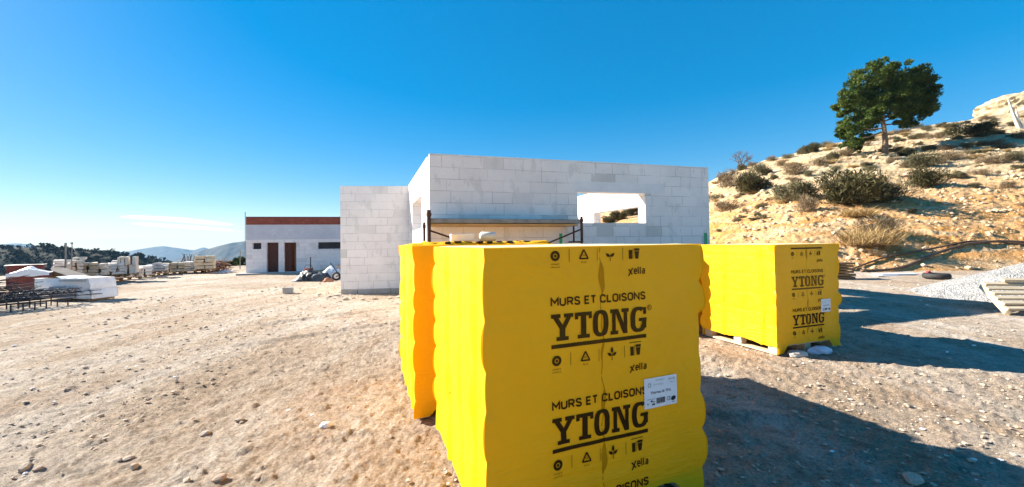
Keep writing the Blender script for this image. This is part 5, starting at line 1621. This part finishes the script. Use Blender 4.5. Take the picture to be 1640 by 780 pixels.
# insulation bundle in white film
def insulation():
    p0 = on_ground(55, 481); p1 = on_ground(148, 482)
    W = p1.x - p0.x; k = p0.y / F; H = 35 * k
    root = thing('insulation_stack', 'white film wrapped stack of insulation boards with a bulging top', 'insulation stack', (p0.x, p0.y, p0.z), math.atan2(p1.y - p0.y, W))
    L = math.hypot(W, p1.y - p0.y); D = 0.65
    b = MB(); n = 40
    for lvl, (za, zc, in0, in1) in enumerate(((0.06, 0.34, 0.0, 0.0), (0.345, H, 0.0, 0.06))):
        xs = np.linspace(0, L, n)
        for face in range(4):
            T = np.linspace(0, 1, 8); S = np.linspace(0, 1, n); SS, TT = np.meshgrid(S, T)
            zz = za + (zc - za) * TT
            bulge = 0.02 * np.sin(np.pi * TT) + 0.012 * fbm(SS * 9 + face, TT * 3 + lvl * 5, 3, 31)
            sh = 0.16 * (zz / H)
            if face == 0: X = SS * (L - sh) ; Y = -bulge + 0.02 * lvl; 
            elif face == 1: X = (L - sh) + bulge; Y = SS * D
            elif face == 2: X = (1 - SS) * (L - sh); Y = D + bulge
            else: X = -bulge + 0.02 * lvl; Y = (1 - SS) * D
            b.grid(np.stack(np.broadcast_arrays(X, Y, zz), -1))
    b.build('film_wrap', M_plastic, root, smooth_=True)
    b = MB(); X, Y = np.meshgrid(np.linspace(-0.02, L - 0.14, 50), np.linspace(-0.03, D, 20))
    Z = H - 0.02 + 0.05 * np.clip(fbm(X * 1.5, Y * 1.2, 3, 66) + 0.25, 0, 1) + 0.05 * smooth(0.15, 0.35, X / L) * smooth(0.5, 0.38, X / L); b.grid(np.stack([X, Y, Z], -1)); b.build('loose_film', M_plastic, root, smooth_=True)
    b = MB(); b.box((L * 0.68, -0.04, H - 0.06), (L * 0.42, 0.04, 0.06)); b.build('gap_shade_strip', M_greyblk, root)  # solid grey strip standing in for the shade inside a gap
    b = MB(); b.box((L * 0.56, -0.052, 0.24), (L * 0.36, 0.012, 0.32)); b.build('cardboard_sheet', M_greyblk, root)
    b = MB(); b.box((L * 0.345, -0.056, 0.25), (0.17, 0.012, 0.32)); lab = b.build('printed_label', simple('violet_grey', (0.22, 0.20, 0.28), (0.32, 0.30, 0.4), 5), root)
    b = MB()
    for q in (0.08, L / 2, L - 0.2): b.box((q, D / 2, 0.03), (0.1, D, 0.06))
    b.build('timber_pallet', M_wooddark, root)
insulation()

# red brick stacks
def mat_rb():
    m, n, l, b = newmat('red_bricks', 0.85, 0.2)
    br = n.new('ShaderNodeTexBrick'); l.new(coords(n, l, 'Object', (1, 1, 1)), br.inputs['Vector'])
    mp = n.new('ShaderNodeMapping'); tc = n.new('ShaderNodeTexCoord'); l.new(tc.outputs['Object'], mp.inputs[0]); mp.inputs['Rotation'].default_value = (math.pi / 2, 0, 0); l.new(mp.outputs[0], br.inputs['Vector'])
    br.inputs['Scale'].default_value = 4.0
    br.inputs['Color1'].default_value = (0.27, 0.085, 0.065, 1); br.inputs['Color2'].default_value = (0.20, 0.06, 0.05, 1); br.inputs['Mortar'].default_value = (0.12, 0.05, 0.045, 1)
    l.new(br.outputs['Color'], b.inputs['Base Color']); return m
M_rb = mat_rb()
def brick_stack(u0, u1, vt, vb, Y, label, cover=None):
    p = at(u0, vb, Y); th = math.atan2(-p.x, p.y); k = Y / F; W = (u1 - u0) * k * math.cos(th) * 1.0; H = (vb - vt) * k
    root = thing('brick_stack', label, 'brick stack', p, th * 0.85)
    b = MB(); b.box((W / 2, 0.5, H / 2), (W, 1.0, H)); b.build('bricks', M_rb, root, bevel=0.02)
    b = MB()
    X, Yy = np.meshgrid(np.linspace(-0.06, W + 0.06, 30), np.linspace(-0.08, 1.06, 14))
    if cover:
        c = (1 - np.abs(X / W - 0.5) * 1.6).clip(0, 1)
        Z = H + 0.03 + 0.20 * c ** 1.3 * (1 + 0.5 * fbm(X * 3, Yy * 3, 3, 5)) + 0.03 * fbm(X * 5, Yy * 5, 2, 9)
        b.grid(np.stack([X, Yy, Z], -1)); D_ = np.stack([X[0], Yy[0], Z[0]], -1); D2 = D_.copy(); D2[:, 2] = H - 0.06 + 0.04 * fbm(X[0] * 4, X[0] * 0, 2, 3); D2[:, 1] -= 0.02; b.grid(np.stack([D2, D_], 0))
        b.build('plastic_cover', M_plastic, root, smooth_=True)
    else:
        Z = H + 0.015 + 0.015 * fbm(X * 3, Yy * 3, 2, 5); b.grid(np.stack([X, Yy, Z], -1)); b.build('plastic_cover', M_creamlight, root, smooth_=True)
brick_stack(9, 68, 426, 465, 14.5, 'wide dark red brick stack standing behind the covered bricks')
brick_stack(14, 78, 441, 467, 13.2, 'red brick stack under a white peaked plastic cover', True)

# sloping stack of grey boards
M_board = simple('weathered_dark_board', (0.075, 0.062, 0.055), (0.14, 0.118, 0.10), 4, 0.9, 0.3)
def boards():
    a = at(72, 428, 15.4); c = at(136, 449, 14.6)
    mid = (a + c) / 2
    root = thing('board_stack', 'dark weathered boards leaning at a slope behind the white insulation', 'board stack', (mid.x, mid.y, ground_local(mid.x, mid.y)))
    d = (c - a); L = d.length; d.normalize(); n = Vector((-d.z, 0, d.x)).normalized()
    if n.z < 0: n = -n
    s = d.cross(n) * -1
    Mx = Matrix((d, s, n)).transposed()
    for q in range(3):
        b = MB(); b.box(mid - Vector(root.location) + n * (-0.05 - 0.045 * q) + s * 0.3, (L - 0.1 * q, 0.6, 0.038), Mx, j=0.01); b.build('board', M_board if q == 0 else M_wooddark, root)
    zg = ground_local(mid.x, mid.y)
    b = MB(); b.box((-L * 0.3, 0.6, (a.z - zg) / 2 - 0.08), (0.12, 1.0, a.z - zg - 0.16)); b.box((L * 0.2, 0.6, (mid.z - zg) * 0.3), (0.12, 1.0, (mid.z - zg) * 0.6)); b.build('trestle', M_wooddark, root)
boards()

# rebar lattice girders stacked in the front-left corner
def rebar():
    grp = 'steel lattice girders piled at the yard edge'
    PL = on_ground(-60, 509); PR_ = on_ground(116, 490)
    e = PR_ - PL; e.z = 0; L0 = e.length; e.normalize(); back = Vector((-e.y, e.x, 0)); ang = math.atan2(e.y, e.x)
    root = thing('steel_trestle', 'low black steel trestle carrying the girders', 'trestle', PL, ang)
    for y in (0.0, 0.9):
        b = MB(); b.tube([(-1.0, y, 0.21), (L0 - (0.0 if y == 0 else 0.3), y, 0.19)], 0.022, 6); b.build('rail', M_dark, root)
    q = 0.3
    while q < L0:
        b = MB(); b.tube([(q, 0, -0.05), (q, 0, 0.2)], 0.013, 6); b.build('leg', M_dark, root)
        b = MB(); b.tube([(q, 0.9, -0.05), (q, 0.9, 0.2)], 0.013, 6); b.build('leg', M_dark, root); q += 0.19
    for q in range(7):
        p0 = PL + e * (-1 + 0.2 * q) + back * (0.05 + 0.13 * q) + Vector((0, 0, 0.24 + 0.05 * (q % 3)))
        L = [2.3, 1.9, 2.6, 1.7, 2.2, 2.0, 2.4][q]
        root = thing('lattice_girder', 'black steel lattice girder in the pile at the yard edge', 'girder', p0, ang, grp)
        for (dy, dz) in ((-0.05, 0), (0.05, 0), (0, 0.11)):
            b = MB(); b.tube([(0, dy, dz), (L, dy, dz - 0.01 * q)], 0.010, 6); b.build('bar', M_dark, root)
        b = MB(); m_ = int(L / 0.2)
        for t in range(m_):
            xa = t * 0.2
            for dy in (-0.05, 0.05): b.tube([(xa, dy, 0), (xa + 0.1, 0, 0.11), (xa + 0.2, dy, 0)], 0.006, 4, cap=False)
        b.build('zigzag_web', M_dark, root)
    base = on_ground(8, 494)
    root = thing('rebar_mesh_pile', 'tangled pile of dark reinforcing mesh at the left frame edge', 'rebar pile', base, ang)
    b = MB()
    for q in range(95):
        x = random.uniform(-2.2, 0.7); y = random.uniform(0.0, 1.3); z = random.uniform(0.28, 0.78 - 0.18 * max(0, x + 0.4)) 
        d = Vector((random.gauss(0, 1), random.gauss(0, 0.35), random.gauss(0, 0.09))).normalized() * random.uniform(0.25, 0.7)
        b.tube([Vector((x, y, z)) - d, Vector((x, y, z)) + d], 0.011, 4)
    b.build('bars', M_dark, root)
rebar()
for (u, v, s, lab) in ((22, 480, 0.14, 'white plastic scrap lying on the dark reinforcing mesh'), (42, 476, 0.2, 'blue white plastic bag between the mesh and white insulation')):
    p = at(u, v, 10.6 if u < 30 else 11.0); tag(crumple('plastic_bag', M_bluewhite if u > 30 else M_plastic, s * 1.5, s, s * 0.8, int(u), p), lab, 'plastic bag')
p = on_ground(171, 478); tag(crumple('plastic_scrap', M_plastic, 0.07, 0.06, 0.06, 33, p + Vector((0, 0, 0.02))), 'small white plastic lump at the insulation stack corner', 'plastic scrap')

# thin posts
for (u, vt, vb, Y, lab) in ((104.5, 391, 447, 16.6, 'thin grey post rising in front of the dark wooded hill'), (114.5, 390, 446, 17.0, 'fainter thin post beside the grey post'), (384.5, 402, 431, 31, 'slender lamp post beside the outbuilding corner')):
    a = at(u, vb, Y); c = at(u + 0.3, vt, Y)
    root = thing('post', lab, 'post', (a.x, a.y, ground_local(a.x, a.y) - 0.05)); zz = c.z - root.location.z
    b = MB(); b.tube([(0, 0, 0), (0.01, 0, zz)], 0.03 if u < 110 or u > 300 else 0.016, 6); b.build('shaft', M_steel, root)
    b = MB(); b.tube([(0, 0, zz - 0.02), (0, 0, zz + 0.05)], 0.04, 6); b.build('cap', M_steel, root)

# green bushes beyond the edge by the outbuilding
M_green_tree = mat_foliage('mid_green_foliage', (0.035, 0.060, 0.018), (0.075, 0.10, 0.03), 0.5)
def small_tree(u, v, wpx, hpx, Y, label):
    p = at(u, v, Y); k = Y / F
    root = thing('small_tree', label, 'tree', p)
    b = MB(); b.tube([(0, 0, -0.6), (0.05, 0, hpx * k * 0.5)], [0.09, 0.05], 6); b.build('trunk', M_greybark, root)
    cl = [leaf_quads((random.gauss(0, 0.28) * wpx * k, random.gauss(0, 0.25) * wpx * k, hpx * k * random.uniform(0.35, 0.85)), 60, (wpx * k * 0.2, wpx * k * 0.2, hpx * k * 0.16), 0.16) for _ in range(16)]
    link('crown', quads_mesh('crown', np.concatenate(cl), M_green_tree), root)
small_tree(389, 434, 18, 24, 42, 'green bushy tree peeping past the outbuilding corner')
small_tree(376, 432, 14, 16, 44, 'lower green tree left of the lamp post')
small_tree(366, 431, 14, 12, 46, 'small green tree above the grey rubble pile')
small_tree(404, 434, 18, 20, 46, 'green tree hidden mostly behind the outbuilding')

# ------------------------------------------------------------------ things between the outbuilding and the annex
p = on_ground(486, 450)
tag(crumple('tarpaulin', simple('black_sheeting', (0.018, 0.02, 0.026), (0.045, 0.048, 0.055), 6, 0.45, 0.5), 0.62, 0.35, 0.42, 41, p + Vector((0.25, 0, 0.05)), amp=0.55), 'crumpled black plastic sheeting in a heap before the outbuilding', 'tarpaulin')
p = on_ground(510, 450)
tag(crumple('tarpaulin', simple('dark_slate_sheeting', (0.03, 0.04, 0.05), (0.08, 0.09, 0.10), 6, 0.45, 0.5), 0.5, 0.3, 0.30, 43, p + Vector((0.0, 0.1, 0.05)), amp=0.5), 'lower slate grey sheeting beside the white sack', 'tarpaulin')
p = on_ground(529, 448)
tag(crumple('bulk_sack', M_plastic, 0.52, 0.4, 0.55, 44, p + Vector((0, 0.25, 0.05)), amp=0.3), 'big lumpy white sack beside the wheelbarrow', 'sack')
p = on_ground(526, 451)
tag(crumple('earth_lump', simple('terracotta_clay', (0.36, 0.14, 0.07), (0.46, 0.2, 0.11), 5), 0.22, 0.15, 0.13, 45, p + Vector((0, 0, 0.03))), 'terracotta coloured lump in front of the white sack', 'rubble')
p = on_ground(494, 441)
root = thing('bucket', 'reddish bucket standing behind the black sheeting', 'bucket', p)
b = MB(); b.tube([(0, 0, 0), (0, 0, 0.42)], [0.2, 0.26], 14); b.build('body', simple('dull_red_plastic', (0.22, 0.07, 0.05), (0.3, 0.1, 0.07), 5), root, smooth_=False)
b = MB(); b.tube([(-0.26, 0, 0.42), (-0.15, 0, 0.62), (0.15, 0, 0.62), (0.26, 0, 0.42)], 0.015, 5); b.build('handle', M_dark, root)
p = on_ground(497, 442); b = MB(); b.tube([(0, 0, 0), (0.02, 0, 1.1)], 0.03, 6); tag(b.build('stake', M_rust, loc=p), 'short brown stake upright behind the black sheeting', 'stake')

def barrow():
    p = on_ground(539, 449.5); k = p.y / F
    root = thing('wheelbarrow', 'dark wheelbarrow half hidden by the annex wall', 'wheelbarrow', p, 0.1)
    b = MB(); n = 24; P = np.zeros((n + 1, 9, 3))
    for q in range(n + 1):
        t = 2 * math.pi * q / n
        for j in range(9):
            a = 2 * math.pi * j / 8; r = 0.155 + 0.05 * math.cos(a); P[q, j] = (r * math.cos(t), 0.05 * math.sin(a), 0.205 + r * math.sin(t))
    b.grid(P); wh = b.build('wheel', M_rubber, root, smooth_=True)
    b = MB(); b.tube([(0, -0.03, 0.205), (0, 0.03, 0.205)], 0.115, 14); b.build('rim', M_creamlight, wh)
    b = MB(); pr = [(0.0, 0.45, -0.24, 0.24), (0.95, 0.40, -0.27, 0.27)]
    v = [(0.05, -0.24, 0.75), (1.0, -0.30, 0.66), (1.0, 0.30, 0.66), (0.05, 0.24, 0.75), (0.3, -0.16, 0.40), (0.8, -0.18, 0.36), (0.8, 0.18, 0.36), (0.3, 0.16, 0.40)]
    b.add(v, [(0, 1, 5, 4), (1, 2, 6, 5), (2, 3, 7, 6), (3, 0, 4, 7), (4, 5, 6, 7)]); b.build('tray', M_steel, root)
    b = MB()
    for s in (-1, 1): b.tube([(0, 0.06 * s, 0.2), (0.5, 0.18 * s, 0.36), (1.45, 0.28 * s, 0.6)], 0.02, 6); b.tube([(0.8, 0.2 * s, 0.4), (0.9, 0.22 * s, 0.0)], 0.018, 6)
    b.tube([(0.1, 0, 0.3), (-0.28, 0, 0.85)], 0.02, 6); b.build('frame', M_dark, root)
barrow()
